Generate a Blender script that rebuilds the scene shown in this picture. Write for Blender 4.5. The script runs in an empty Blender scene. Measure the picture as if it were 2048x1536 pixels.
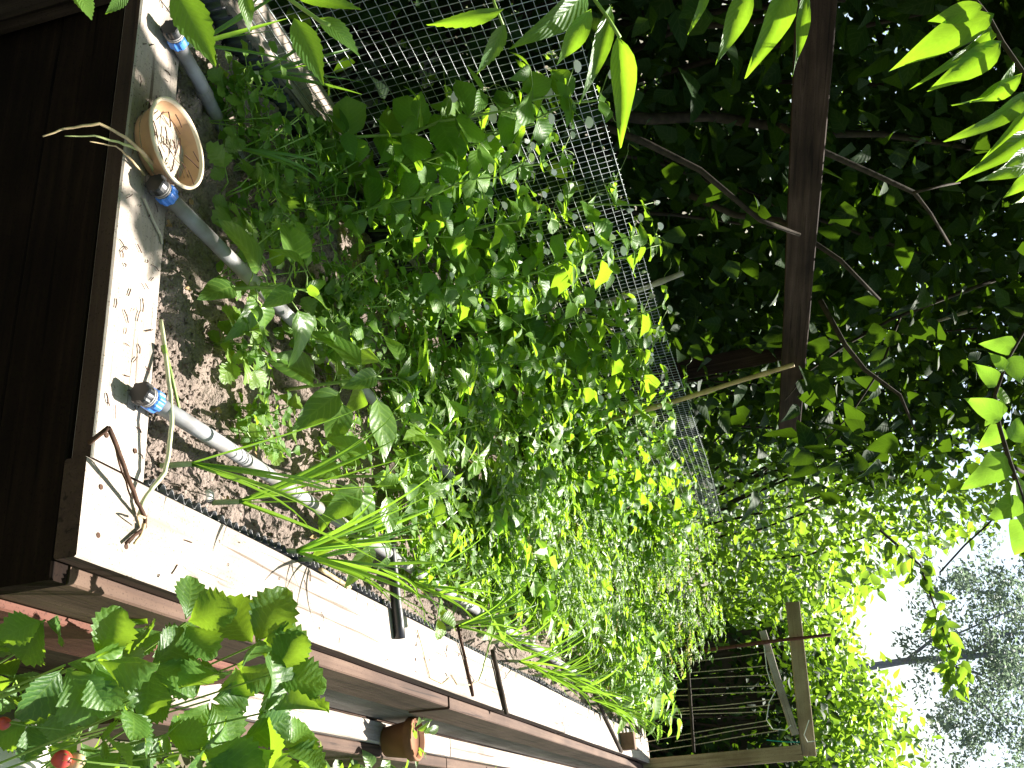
import bpy, bmesh, math, random
import numpy as np
from mathutils import Vector, Matrix, noise
random.seed(7); NR = np.random.default_rng(11)
S = bpy.context.scene; COL = S.collection
PI = math.pi
V = Vector
# ------------------------------------------------------------------ camera (photograph taken with the camera turned on its side)
F = 2000.0
CAM = V((0.3893, -1.1307, 0.90))
yaw, pitch, roll = [math.radians(a) for a in (25.5, 12.43, -10.28)]
fwd = V((-math.sin(yaw)*math.cos(pitch), math.cos(yaw)*math.cos(pitch), -math.sin(pitch)))
r0 = V((math.cos(yaw), math.sin(yaw), 0)); u0 = r0.cross(fwd)
R_ = math.cos(roll)*r0 + math.sin(roll)*u0
U_ = -math.sin(roll)*r0 + math.cos(roll)*u0
cd = bpy.data.cameras.new('camera'); cd.sensor_width = 36; cd.lens = 36*F/2048; cd.clip_start = .02; cd.clip_end = 400
co = bpy.data.objects.new('camera', cd); COL.objects.link(co)
m3 = Matrix((U_, -R_, -fwd)).transposed()
co.matrix_world = Matrix.Translation(CAM) @ m3.to_4x4()
S.camera = co
# ------------------------------------------------------------------ daylight
SUN_EL, SUN_AZ = math.radians(54), math.radians(5)
SUNV = V((math.sin(SUN_AZ)*math.cos(SUN_EL), math.cos(SUN_AZ)*math.cos(SUN_EL), math.sin(SUN_EL)))
W = bpy.data.worlds.new('World'); S.world = W; W.use_nodes = True
wn = W.node_tree; bg = wn.nodes['Background']
sk = wn.nodes.new('ShaderNodeTexSky'); sk.sky_type = 'NISHITA'; sk.sun_disc = False
sk.sun_elevation = SUN_EL; sk.sun_rotation = SUN_AZ; sk.dust_density = 2.0
wn.links.new(sk.outputs[0], bg.inputs[0]); bg.inputs[1].default_value = 0.05
sd = bpy.data.lights.new('sun', 'SUN'); sd.energy = 5.0; sd.angle = math.radians(.5); sd.color = (1, .95, .86)
so = bpy.data.objects.new('sun', sd); COL.objects.link(so)
so.rotation_euler = (-SUNV).to_track_quat('-Z', 'Y').to_euler()
S.view_settings.view_transform = 'Standard'; S.view_settings.look = 'None'
S.view_settings.exposure = 2.0; S.view_settings.gamma = 1; S.view_settings.use_curve_mapping = False
S.cycles.max_bounces = 8; S.cycles.transmission_bounces = 4; S.cycles.diffuse_bounces = 3

# ------------------------------------------------------------------ where a photo pixel lies in the place
def ray(px, py):
    return (fwd*F + R_*(py-768.0) + U_*(px-1024.0))/F
def at(px, py, d): return CAM + ray(px, py)*d
def onz(px, py, z=0.0):
    d = ray(px, py); return CAM + d*((z-CAM.z)/d.z)
def onx(px, py, x):
    d = ray(px, py); return CAM + d*((x-CAM.x)/d.x)
def ony(px, py, y):
    d = ray(px, py); return CAM + d*((y-CAM.y)/d.y)
def proj(p):
    q = p-CAM; z = q.dot(fwd)
    return (1024+F*q.dot(U_)/z, 768+F*q.dot(R_)/z, z)
def in_view(p, m=60):
    x, y, z = proj(p); return z > 0 and -m < x < 2048+m and -m < y < 1536+m

# ------------------------------------------------------------------ objects
def tag(o, label=None, cat=None, group=None, kind=None):
    if label: o['label'] = label
    if cat: o['category'] = cat
    if group: o['group'] = group
    if kind: o['kind'] = kind
    return o
def empty(name, loc, label=None, cat=None, group=None, rz=0):
    o = bpy.data.objects.new(name, None); COL.objects.link(o); o.location = loc; o.rotation_euler.z = rz
    o.empty_display_size = .05
    return tag(o, label, cat, group)
def link(name, me, parent=None, M=None):
    o = bpy.data.objects.new(name, me); COL.objects.link(o)
    if parent is not None: o.parent = parent
    if M is not None:
        o.matrix_basis = (world(parent).inverted() @ M) if parent is not None else M
    return o
def world(o):
    m = o.matrix_basis.copy()
    while o.parent: o = o.parent; m = o.matrix_basis @ m
    return m
KIDS = {}
def copy_tree(o, loc, rz=0, sc=1, label=None, group=None):
    c = o.copy(); COL.objects.link(c); c.location = loc; c.rotation_euler.z = rz; c.scale = (sc, sc, sc)
    if label: c['label'] = label
    if group: c['group'] = group
    for ch in KIDS[o.name]:
        k = ch.copy(); COL.objects.link(k); k.parent = c
    return c
class MB:
    def __init__(s): s.v = []; s.f = []; s.uv = {}
    def add(s, vs, fs):
        n = len(s.v); s.v += [tuple(v) for v in vs]; s.f += [tuple(i+n for i in f) for f in fs]; return s
    def tube(s, pts, rad, n=6, cap=True):
        pts = [V(p) for p in pts]; N = len(pts)
        if not hasattr(rad, '__len__'): rad = [rad]*N
        b = len(s.v); prev = None
        for i, p in enumerate(pts):
            t = (pts[min(i+1, N-1)]-pts[max(i-1, 0)])
            t = t.normalized() if t.length > 1e-9 else V((0, 0, 1))
            if prev is None:
                a = t.orthogonal().normalized()
            else:
                a = (prev - t*prev.dot(t))
                a = a.normalized() if a.length > 1e-6 else t.orthogonal().normalized()
            prev = a; c = t.cross(a)
            for k in range(n):
                an = 2*PI*k/n; s.v.append(tuple(p + (a*math.cos(an)+c*math.sin(an))*rad[i]))
        for i in range(N-1):
            for k in range(n):
                k2 = (k+1) % n
                s.f.append((b+i*n+k, b+i*n+k2, b+(i+1)*n+k2, b+(i+1)*n+k))
        if cap:
            s.f.append(tuple(b+k for k in reversed(range(n)))); s.f.append(tuple(b+(N-1)*n+k for k in range(n)))
        return s
    def box(s, a, b):
        (x0, y0, z0), (x1, y1, z1) = a, b
        return s.add([(x0,y0,z0),(x1,y0,z0),(x1,y1,z0),(x0,y1,z0),(x0,y0,z1),(x1,y0,z1),(x1,y1,z1),(x0,y1,z1)],
                     [(0,3,2,1),(4,5,6,7),(0,1,5,4),(1,2,6,5),(2,3,7,6),(3,0,4,7)])
    def lathe(s, prof, n=40, c=(0, 0, 0)):
        b = len(s.v)
        for r, z in prof:
            for k in range(n):
                an = 2*PI*k/n; s.v.append((c[0]+r*math.cos(an), c[1]+r*math.sin(an), c[2]+z))
        for i in range(len(prof)-1):
            for k in range(n):
                k2 = (k+1) % n; s.f.append((b+i*n+k, b+i*n+k2, b+(i+1)*n+k2, b+(i+1)*n+k))
        return s
    def mesh(s, name, mat, smooth=False):
        me = bpy.data.meshes.new(name); me.from_pydata(s.v, [], s.f)
        if mat: me.materials.append(mat)
        if smooth: me.polygons.foreach_set('use_smooth', [True]*len(me.polygons))
        me.update(); return me
    def build(s, name, mat, parent=None, smooth=False, local=False):
        me = s.mesh(name, mat, smooth)
        return link(name, me, parent, None if (local or parent is None) else Matrix.Identity(4))

# ------------------------------------------------------------------ materials
def newmat(name):
    m = bpy.data.materials.new(name); m.use_nodes = True
    nt = m.node_tree; return m, nt, nt.nodes, nt.links, nt.nodes['Principled BSDF']
def ramp(nd, stops):
    r = nd.new('ShaderNodeValToRGB'); e = r.color_ramp.elements
    while len(e) < len(stops): e.new(.5)
    for k, (p, c) in enumerate(stops): e[k].position = p; e[k].color = (*c, 1)
    return r
def wood(name, c0, c1, c2, rough=.8, spec=.25, grain=1.0, scale=1.0):
    m, nt, nd, lk, b = newmat(name)
    tc = nd.new('ShaderNodeTexCoord'); oi = nd.new('ShaderNodeObjectInfo')
    ad = nd.new('ShaderNodeVectorMath'); ad.operation = 'ADD'
    ml = nd.new('ShaderNodeMath'); ml.operation = 'MULTIPLY'; ml.inputs[1].default_value = 37
    lk.new(oi.outputs['Random'], ml.inputs[0]); lk.new(tc.outputs['Object'], ad.inputs[0]); lk.new(ml.outputs[0], ad.inputs[1])
    mp = nd.new('ShaderNodeMapping'); mp.inputs['Scale'].default_value = (2.2*scale, 60*scale, 60*scale); lk.new(ad.outputs[0], mp.inputs[0])
    n1 = nd.new('ShaderNodeTexNoise'); n1.inputs['Scale'].default_value = 1; n1.inputs['Detail'].default_value = 6; n1.inputs['Roughness'].default_value = .65
    n1.inputs['Distortion'].default_value = .4; lk.new(mp.outputs[0], n1.inputs[0])
    mp2 = nd.new('ShaderNodeMapping'); mp2.inputs['Scale'].default_value = (3*scale, 11*scale, 11*scale); lk.new(ad.outputs[0], mp2.inputs[0])
    n2 = nd.new('ShaderNodeTexNoise'); n2.inputs['Scale'].default_value = 1; n2.inputs['Detail'].default_value = 4; lk.new(mp2.outputs[0], n2.inputs[0])
    mx = nd.new('ShaderNodeMix'); mx.data_type = 'FLOAT'; mx.inputs[0].default_value = .4
    lk.new(n1.outputs['Fac'], mx.inputs[2]); lk.new(n2.outputs['Fac'], mx.inputs[3])
    rp = ramp(nd, [(.3, c0), (.5, c1), (.72, c2)]); lk.new(mx.outputs[0], rp.inputs[0])
    n3 = nd.new('ShaderNodeTexNoise'); n3.inputs['Scale'].default_value = 260; lk.new(tc.outputs['Object'], n3.inputs[0])
    rp3 = ramp(nd, [(.30, (.35, .3, .27)), (.40, (1, 1, 1))]); lk.new(n3.outputs['Fac'], rp3.inputs[0])
    mm = nd.new('ShaderNodeMix'); mm.data_type = 'RGBA'; mm.blend_type = 'MULTIPLY'; mm.inputs[0].default_value = .8
    lk.new(rp.outputs[0], mm.inputs[6]); lk.new(rp3.outputs[0], mm.inputs[7])
    lk.new(mm.outputs[2], b.inputs['Base Color'])
    mp4 = nd.new('ShaderNodeMapping'); mp4.inputs['Scale'].default_value = (1.1*scale, 34*scale, 34*scale); lk.new(ad.outputs[0], mp4.inputs[0])
    n4 = nd.new('ShaderNodeTexNoise'); n4.inputs['Scale'].default_value = 1.7; n4.inputs['Detail'].default_value = 3; n4.inputs['Distortion'].default_value = .7; lk.new(mp4.outputs[0], n4.inputs[0])
    rp4 = ramp(nd, [(.33, (.38, .34, .31)), (.40, (1, 1, 1)), (.72, (1.0, .97, .93))]); lk.new(n4.outputs['Fac'], rp4.inputs[0])
    n5 = nd.new('ShaderNodeTexNoise'); n5.inputs['Scale'].default_value = 5; n5.inputs['Detail'].default_value = 4; lk.new(ad.outputs[0], n5.inputs[0])
    rp5 = ramp(nd, [(.32, (.62, .58, .55)), (.6, (1, 1, 1))]); lk.new(n5.outputs['Fac'], rp5.inputs[0])
    m5 = nd.new('ShaderNodeMix'); m5.data_type = 'RGBA'; m5.blend_type = 'MULTIPLY'; m5.inputs[0].default_value = 1
    lk.new(mm.outputs[2], m5.inputs[6]); lk.new(rp4.outputs[0], m5.inputs[7])
    m6 = nd.new('ShaderNodeMix'); m6.data_type = 'RGBA'; m6.blend_type = 'MULTIPLY'; m6.inputs[0].default_value = 1
    lk.new(m5.outputs[2], m6.inputs[6]); lk.new(rp5.outputs[0], m6.inputs[7]); lk.new(m6.outputs[2], b.inputs['Base Color'])
    b.inputs['Roughness'].default_value = rough; b.inputs['Specular IOR Level'].default_value = spec
    bp = nd.new('ShaderNodeBump'); bp.inputs['Strength'].default_value = .7*grain; bp.inputs['Distance'].default_value = .002
    lk.new(n1.outputs['Fac'], bp.inputs['Height']); lk.new(bp.outputs[0], b.inputs['Normal'])
    return m
def plain(name, c, rough=.5, spec=.5, metal=0, var=.25, scale=30, bump=.0, c2=None):
    m, nt, nd, lk, b = newmat(name)
    tc = nd.new('ShaderNodeTexCoord'); n = nd.new('ShaderNodeTexNoise'); n.inputs['Scale'].default_value = scale; n.inputs['Detail'].default_value = 5
    lk.new(tc.outputs['Object'], n.inputs[0])
    lo = c2 or tuple(x*(1-var) for x in c)
    rp = ramp(nd, [(.35, lo), (.65, tuple(min(1, x*(1+var*.5)) for x in c))]); lk.new(n.outputs['Fac'], rp.inputs[0])
    lk.new(rp.outputs[0], b.inputs['Base Color'])
    b.inputs['Roughness'].default_value = rough; b.inputs['Specular IOR Level'].default_value = spec; b.inputs['Metallic'].default_value = metal
    if bump:
        bp = nd.new('ShaderNodeBump'); bp.inputs['Strength'].default_value = bump; bp.inputs['Distance'].default_value = .003
        lk.new(n.outputs['Fac'], bp.inputs['Height']); lk.new(bp.outputs[0], b.inputs['Normal'])
    return m
def leafmat(name, dark, light, trans, tf=.45, rough=.38, spec=.5, veins=9, vein=.35):
    m, nt, nd, lk, b = newmat(name)
    oi = nd.new('ShaderNodeObjectInfo'); at_ = nd.new('ShaderNodeAttribute'); at_.attribute_name = 'rnd'
    ad = nd.new('ShaderNodeMath'); ad.operation = 'ADD'; fr = nd.new('ShaderNodeMath'); fr.operation = 'FRACT'
    lk.new(oi.outputs['Random'], ad.inputs[0]); lk.new(at_.outputs['Fac'], ad.inputs[1]); lk.new(ad.outputs[0], fr.inputs[0])
    tc = nd.new('ShaderNodeTexCoord'); n = nd.new('ShaderNodeTexNoise'); n.inputs['Scale'].default_value = 25; n.inputs['Detail'].default_value = 3
    lk.new(tc.outputs['Object'], n.inputs[0])
    av = nd.new('ShaderNodeMath'); av.operation = 'MULTIPLY_ADD'; av.inputs[1].default_value = .5
    lk.new(n.outputs['Fac'], av.inputs[0]); lk.new(fr.outputs[0], av.inputs[2])
    hl = nd.new('ShaderNodeMath'); hl.operation = 'SUBTRACT'; hl.inputs[1].default_value = .25; lk.new(av.outputs[0], hl.inputs[0])
    cm = nd.new('ShaderNodeMix'); cm.data_type = 'RGBA'; cm.inputs[6].default_value = (*dark, 1); cm.inputs[7].default_value = (*light, 1); lk.new(hl.outputs[0], cm.inputs[0])
    # veins from the leaf's own UV (u across -1..1 stored 0..1, v along)
    uv = nd.new('ShaderNodeUVMap'); sx = nd.new('ShaderNodeSeparateXYZ'); lk.new(uv.outputs[0], sx.inputs[0])
    a = nd.new('ShaderNodeMath'); a.operation = 'SUBTRACT'; a.inputs[1].default_value = .5; lk.new(sx.outputs[0], a.inputs[0])
    ab = nd.new('ShaderNodeMath'); ab.operation = 'ABSOLUTE'; lk.new(a.outputs[0], ab.inputs[0])
    mid = nd.new('ShaderNodeMapRange'); mid.inputs[1].default_value = .0; mid.inputs[2].default_value = .05; mid.inputs[3].default_value = 1; mid.inputs[4].default_value = 0; lk.new(ab.outputs[0], mid.inputs[0])
    sl = nd.new('ShaderNodeMath'); sl.operation = 'MULTIPLY_ADD'; sl.inputs[1].default_value = -.55; lk.new(ab.outputs[0], sl.inputs[0]); lk.new(sx.outputs[1], sl.inputs[2])
    sc = nd.new('ShaderNodeMath'); sc.operation = 'MULTIPLY'; sc.inputs[1].default_value = veins*2*PI; lk.new(sl.outputs[0], sc.inputs[0])
    sn = nd.new('ShaderNodeMath'); sn.operation = 'SINE'; lk.new(sc.outputs[0], sn.inputs[0])
    sv = nd.new('ShaderNodeMapRange'); sv.inputs[1].default_value = .72; sv.inputs[2].default_value = 1; lk.new(sn.outputs[0], sv.inputs[0])
    vm = nd.new('ShaderNodeMath'); vm.operation = 'MAXIMUM'; lk.new(mid.outputs[0], vm.inputs[0]); lk.new(sv.outputs[0], vm.inputs[1])
    vs = nd.new('ShaderNodeMath'); vs.operation = 'MULTIPLY'; vs.inputs[1].default_value = vein; lk.new(vm.outputs[0], vs.inputs[0])
    vc = nd.new('ShaderNodeMix'); vc.data_type = 'RGBA'; vc.inputs[7].default_value = (min(1, light[0]*2.2+.04), min(1, light[1]*1.8+.04), light[2]*1.6+.02, 1)
    lk.new(vs.outputs[0], vc.inputs[0]); lk.new(cm.outputs[2], vc.inputs[6])
    lk.new(vc.outputs[2], b.inputs['Base Color'])
    b.inputs['Roughness'].default_value = rough; b.inputs['Specular IOR Level'].default_value = spec
    bp = nd.new('ShaderNodeBump'); bp.inputs['Strength'].default_value = .3; bp.inputs['Distance'].default_value = .0015
    sw = nd.new('ShaderNodeMath'); sw.operation = 'MULTIPLY_ADD'; sw.inputs[1].default_value = -.5; lk.new(sn.outputs[0], sw.inputs[0]); lk.new(n.outputs['Fac'], sw.inputs[2])
    lk.new(sw.outputs[0], bp.inputs['Height']); lk.new(bp.outputs[0], b.inputs['Normal'])
    tr = nd.new('ShaderNodeBsdfTranslucent')
    tm = nd.new('ShaderNodeMix'); tm.data_type = 'RGBA'; tm.inputs[6].default_value = (*[x*.6 for x in trans], 1); tm.inputs[7].default_value = (*trans, 1); lk.new(hl.outputs[0], tm.inputs[0])
    lk.new(tm.outputs[2], tr.inputs[0])
    mixs = nd.new('ShaderNodeMixShader'); mixs.inputs[0].default_value = tf
    lk.new(b.outputs[0], mixs.inputs[1]); lk.new(tr.outputs[0], mixs.inputs[2])
    lk.new(mixs.outputs[0], nd['Material Output'].inputs[0])
    return m
MT = dict(
    cap=wood('weathered_cap_wood', (.28, .235, .2), (.4, .35, .31), (.5, .45, .41)),
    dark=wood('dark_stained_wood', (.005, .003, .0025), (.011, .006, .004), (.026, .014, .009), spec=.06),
    side=wood('brown_side_wood', (.055, .03, .022), (.1, .06, .042), (.15, .1, .07)),
    red=wood('red_brown_wood', (.08, .028, .02), (.13, .05, .035), (.18, .075, .05)),
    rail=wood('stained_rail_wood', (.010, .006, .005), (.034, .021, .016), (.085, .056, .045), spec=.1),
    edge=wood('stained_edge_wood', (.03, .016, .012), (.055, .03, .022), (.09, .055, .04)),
    grey=wood('grey_weathered_wood', (.07, .065, .06), (.12, .112, .102), (.19, .175, .155)),
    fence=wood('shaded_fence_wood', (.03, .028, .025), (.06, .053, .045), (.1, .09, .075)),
    tan=wood('tan_frame_wood', (.22, .16, .1), (.36, .28, .18), (.46, .38, .27)),
    pipe=plain('grey_pipe_plastic', (.27, .27, .285), .55, .3, var=.3, scale=14, c2=(.17, .155, .14)),
    blue=plain('blue_nut_plastic', (.05, .19, .62), .35, .5, var=.15),
    black=plain('black_plastic', (.012, .012, .013), .4, .5, var=.2),
    liner=plain('black_liner_plastic', (.02, .021, .024), .35, .5, var=.3),
    potc=plain('tan_pot_plastic', (.46, .28, .155), .5, .4, var=.15),
    rim=plain('cream_pot_rim', (.66, .55, .4), .45, .4, var=.1),
    terra=plain('terracotta', (.24, .11, .06), .85, .2, var=.25, scale=14),
    wire=plain('galvanised_wire', (.4, .43, .43), .42, .5, metal=.6, var=.25),
    bamboo=plain('bamboo', (.48, .35, .17), .5, .4, var=.35, scale=18),
    canegrey=plain('grey_cane', (.42, .37, .29), .7, .3, var=.35, scale=18),
    farbark=plain('hazy_bark', (.24, .25, .3), .9, .1),  # blue-grey haze put into the bark colour
    bark=plain('brown_bark', (.038, .028, .02), .9, .2, var=.4, scale=40, bump=.6),
    drybark=plain('dry_dark_stalk', (.06, .03, .018), .85, .2, var=.4, scale=60, bump=.5),
    straw=plain('dry_straw', (.48, .36, .2), .7, .2, var=.3, scale=30),
    stem=plain('green_stem', (.2, .32, .06), .5, .4, var=.25, scale=20),
    string=plain('sisal_string', (.42, .36, .24), .9, .1, var=.3, scale=80),
    twine=plain('teal_twine', (.02, .3, .25), .7, .2),
    white=plain('white_petal', (.82, .82, .76), .6, .3, var=.06),
    berry=plain('red_berry', (.45, .045, .035), .4, .5, var=.3, scale=60),
    paleberry=plain('unripe_berry', (.6, .42, .24), .4, .5, var=.25, scale=60),
    stone=plain('pale_stone', (.6, .56, .52), .8, .2, var=.2, scale=25, bump=.4),
    block=plain('brown_block', (.17, .1, .07), .75, .2, var=.2, scale=40),
    pea=leafmat('pea_leaf', (.045, .125, .02), (.12, .24, .035), (.38, .66, .03), .5, .45, .28, 8, .25),
    pepper=leafmat('pepper_leaf', (.045, .11, .02), (.10, .2, .035), (.34, .58, .03), .42, .36, .45, 7, .4),
    herb=leafmat('herb_leaf', (.06, .14, .02), (.15, .26, .04), (.40, .68, .04), .46, .42, .6, 6, .15),
    curly=leafmat('curly_parsley_leaf', (.08, .16, .02), (.16, .26, .04), (.34, .58, .04), .42, .45, .4, 6, .15),
    onion=leafmat('onion_leaf', (.08, .19, .03), (.13, .27, .05), (.36, .66, .04), .42, .35, .5, 1, .0),
    berryleaf=leafmat('strawberry_leaf', (.035, .10, .02), (.085, .19, .03), (.36, .58, .03), .42, .45, .35, 8, .3),
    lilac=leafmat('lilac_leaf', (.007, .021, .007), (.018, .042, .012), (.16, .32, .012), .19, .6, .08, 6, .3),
    tree=leafmat('tree_leaf', (.045, .12, .03), (.1, .2, .04), (.37, .66, .025), .5, .4, .4, 11, .25),
    bright=leafmat('shrub_leaf', (.03, .08, .015), (.13, .24, .04), (.37, .62, .04), .45, .42, .6, 6, .2),
    far=leafmat('hazy_tree_leaf', (.09, .13, .12), (.16, .2, .19), (.3, .42, .25), .4, .5, .4, 5, .1),  # distance haze put into the colour, pale and bluish
    bean=leafmat('bean_leaf', (.08, .17, .02), (.15, .27, .04), (.36, .68, .05), .47, .45, .4, 5, .25),
    yellow=leafmat('yellowed_leaf', (.3, .3, .06), (.45, .4, .1), (.6, .55, .08), .4, .5, .3, 6, .2),
)

# ------------------------------------------------------------------ leaves: unit length along +Y, normal +Z
def P_ovate(t): return max(0, math.sin(PI*t**.62))**.9
def P_lance(t): return max(0, math.sin(PI*t**.7))**1.15
def P_round(t): return math.sqrt(max(0, 1-(2*t-1)**2))
def P_heart(t): return max(0, math.sin(PI*(t*.93+.07)**.5))**.85 if t > 0 else .35
def P_obov(t): return max(0, math.sin(PI*t**1.35))**.75
def leaf_mesh(name, mat, prof, w=.5, n=8, fold=.25, bend=.25, serr=0, wave=0, seed=0, twist=0):
    rg = random.Random(seed); vs = []; fs = []; uvs = []
    ph = rg.random()*6
    for i in range(n+1):
        t = i/n; hw = w/2*prof(t)
        if serr and 0 < i < n: hw *= 1 + (serr if i % 2 else -serr)
        y = t*(1-.12*bend*t); z0 = -bend*t*t*.6
        if serr and i % 2 and 0 < i < n: y += .5/n
        for c in (-1, -.5, 0, .5, 1):
            yy = y if abs(c) == 1 else t*(1-.12*bend*t)
            z = z0 + fold*hw*abs(c)*(1.4-.4*abs(c)) + wave*.05*math.sin(ph+t*9+c*2)*abs(c) + twist*c*hw*t
            vs.append((c*hw, yy, z)); uvs.append((c*.5+.5, t))
    for i in range(n):
        for c in range(4):
            a = i*5+c; fs.append((a, a+1, a+6, a+5))
    me = bpy.data.meshes.new(name); me.from_pydata(vs, [], fs); me.materials.append(mat)
    ul = me.uv_layers.new(name='UVMap')
    flat = []
    for f in fs:
        for i in f: flat += uvs[i]
    ul.data.foreach_set('uv', flat)
    me.polygons.foreach_set('use_smooth', [True]*len(fs)); me.update(); return me
def compound_mesh(name, mat, pairs=3, w=.45, prof=P_ovate, ll=.38, seed=0, serr=.15, droop=.3, n=4, narrow=1.0):
    """one compound leaf: rachis with leaflets, unit length along +Y"""
    rg = random.Random(seed); vs = []; fs = []; uvs = []
    def put(M, ln, wd):
        b = len(vs)
        for i in range(n+1):
            t = i/n; hw = wd/2*prof(t)*(1+(serr if i % 2 else -serr)*(0 < i < n))
            for c in (-1, 0, 1):
                p = M @ V((c*hw, t*ln, .3*abs(c)*hw - .25*ln*t*t)); vs.append(tuple(p)); uvs.append((c*.5+.5, t))
        for i in range(n):
            for c in (0, 1):
                a = b+i*3+c; fs.append((a, a+1, a+4, a+3))
    def rp(t): return V((0, t, -droop*t*t*.7))
    # rachis as a thin three-sided tube
    k = 5; b0 = len(vs)
    for i in range(k+1):
        t = i/k*.75; p = rp(t); r = .016*(1-.6*t)
        for a in range(3):
            vs.append((p.x+r*math.cos(a*2.1), p.y, p.z+r*math.sin(a*2.1))); uvs.append((.5, t))
    for i in range(k):
        for a in range(3):
            a2 = (a+1) % 3; fs.append((b0+i*3+a, b0+i*3+a2, b0+i*3+3+a2, b0+i*3+3+a))
    for j in range(pairs):
        t = .28+.47*j/max(1, pairs-1) if pairs > 1 else .5
        for s in (-1, 1):
            sc = ll*(.75+.4*rg.random())*(1-.25*abs(t-.55))
            M = Matrix.Translation(rp(t)) @ Matrix.Rotation(-s*math.radians(58+rg.uniform(-14, 14)), 4, 'Z') @ Matrix.Rotation(rg.uniform(-.5, .35), 4, 'X') @ Matrix.Rotation(rg.uniform(-.6, .6), 4, 'Y')
            put(M, sc, sc*w*narrow)
    M = Matrix.Translation(rp(.75)) @ Matrix.Rotation(-.5*droop+rg.uniform(-.3, .2), 4, 'X') @ Matrix.Rotation(rg.uniform(-.4, .4), 4, 'Y'); put(M, ll*1.1, ll*1.1*w*narrow)
    me = bpy.data.meshes.new(name); me.from_pydata(vs, [], fs); me.materials.append(mat)
    ul = me.uv_layers.new(name='UVMap'); flat = []
    for f in fs:
        for i in f: flat += uvs[i]
    ul.data.foreach_set('uv', flat); me.update(); return me
def lset(name, mat, prof, k=4, **kw):
    out = []
    for i in range(k):
        q = dict(kw); q['bend'] = kw.get('bend', .25)*(.4+.5*i); q['fold'] = kw.get('fold', .25)*(.6+.35*((i*2) % 3)); q['seed'] = i; q['twist'] = (-1)**i*.25*(i % 3)
        out.append(leaf_mesh(name, mat, prof, **q))
    return out
LF = dict(
    pea=lset('pea_leaflet', MT['pea'], P_ovate, w=.55, n=6, bend=.3, fold=.2),
    stip=lset('pea_stipule', MT['pea'], P_round, w=.8, n=7, bend=.35, fold=.35, wave=1, serr=.04),
    pepper=lset('pepper_leaf', MT['pepper'], P_ovate, w=.48, n=9, bend=.5, fold=.35, wave=.6),
    serr=lset('serrate_leaf', MT['tree'], P_lance, w=.42, n=18, bend=.35, fold=.3, serr=.05),
    lance=lset('lance_leaf', MT['tree'], P_lance, w=.32, n=9, bend=.45, fold=.4, wave=.5),
    berry=lset('strawberry_leaflet', MT['berryleaf'], P_obov, w=.82, n=18, bend=.3, fold=.45, serr=.1, wave=.8),
    lilac=lset('lilac_leaf', MT['lilac'], P_heart, w=.68, n=8, bend=.35, fold=.3, wave=.4),
    bright=lset('shrub_leaf', MT['bright'], P_ovate, w=.5, n=6, bend=.35, fold=.35),
    bean=lset('bean_leaf', MT['bean'], P_heart, w=.8, n=7, bend=.25, fold=.2, wave=.6),
    celery=lset('celery_leaflet', MT['curly'], P_obov, w=.8, n=12, bend=.25, fold=.2, serr=.16, wave=.6),
    curly=lset('curly_leaflet', MT['curly'], P_round, w=.95, n=14, bend=.5, fold=.5, serr=.2, wave=2.5),
)
DEAD = lset('dead_leaf', plain('dead_leaf_brown', (.3, .2, .1), .8, .2, var=.5, scale=40), P_ovate, w=.5, n=5, bend=.6, fold=.6, wave=1.5)
def frame_M(base, tip, nrm, wsc=1.0):
    y = tip-base; L = y.length; y = y/L
    z = nrm - y*nrm.dot(y); z = z.normalized() if z.length > 1e-5 else y.orthogonal().normalized()
    x = y.cross(z)
    return Matrix(((x.x*L*wsc, y.x*L, z.x*L, base.x), (x.y*L*wsc, y.y*L, z.y*L, base.y), (x.z*L*wsc, y.z*L, z.z*L, base.z), (0, 0, 0, 1)))
def rv(s=1.0): return V((random.uniform(-s, s), random.uniform(-s, s), random.uniform(-s, s)))
def leaf(parent, kind, base, tip, nrm, wsc=1.0, name='leaf'):
    me = random.choice(LF[kind]) if isinstance(kind, str) else kind
    return link(name, me, parent, frame_M(V(base), V(tip), V(nrm), wsc))
def heroleaf(parent, kind, p0, p1, wpx, d0, d1=None, nrm=None, name='leaf', wf=1.12, dim=False):
    d1 = d0 if d1 is None else d1
    a, b = at(*p0, d0), at(*p1, d1)
    me = random.choice(LF[kind]); nat = {'serr': .42, 'lance': .32, 'berry': .82, 'lilac': .68, 'bright': .5, 'pepper': .48, 'bean': .8}[kind]
    n = nrm or ((CAM-(a+b)/2).normalized()*.8 + V((0, 0, .45)) + rv(.35))
    if dim: n = n - SUNV*n.dot(SUNV)*.95
    L = (b-a).length; ws = wf*(wpx*d0/F)/(L*nat)
    return link(name, me, parent, frame_M(a, b, n, ws))
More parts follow.
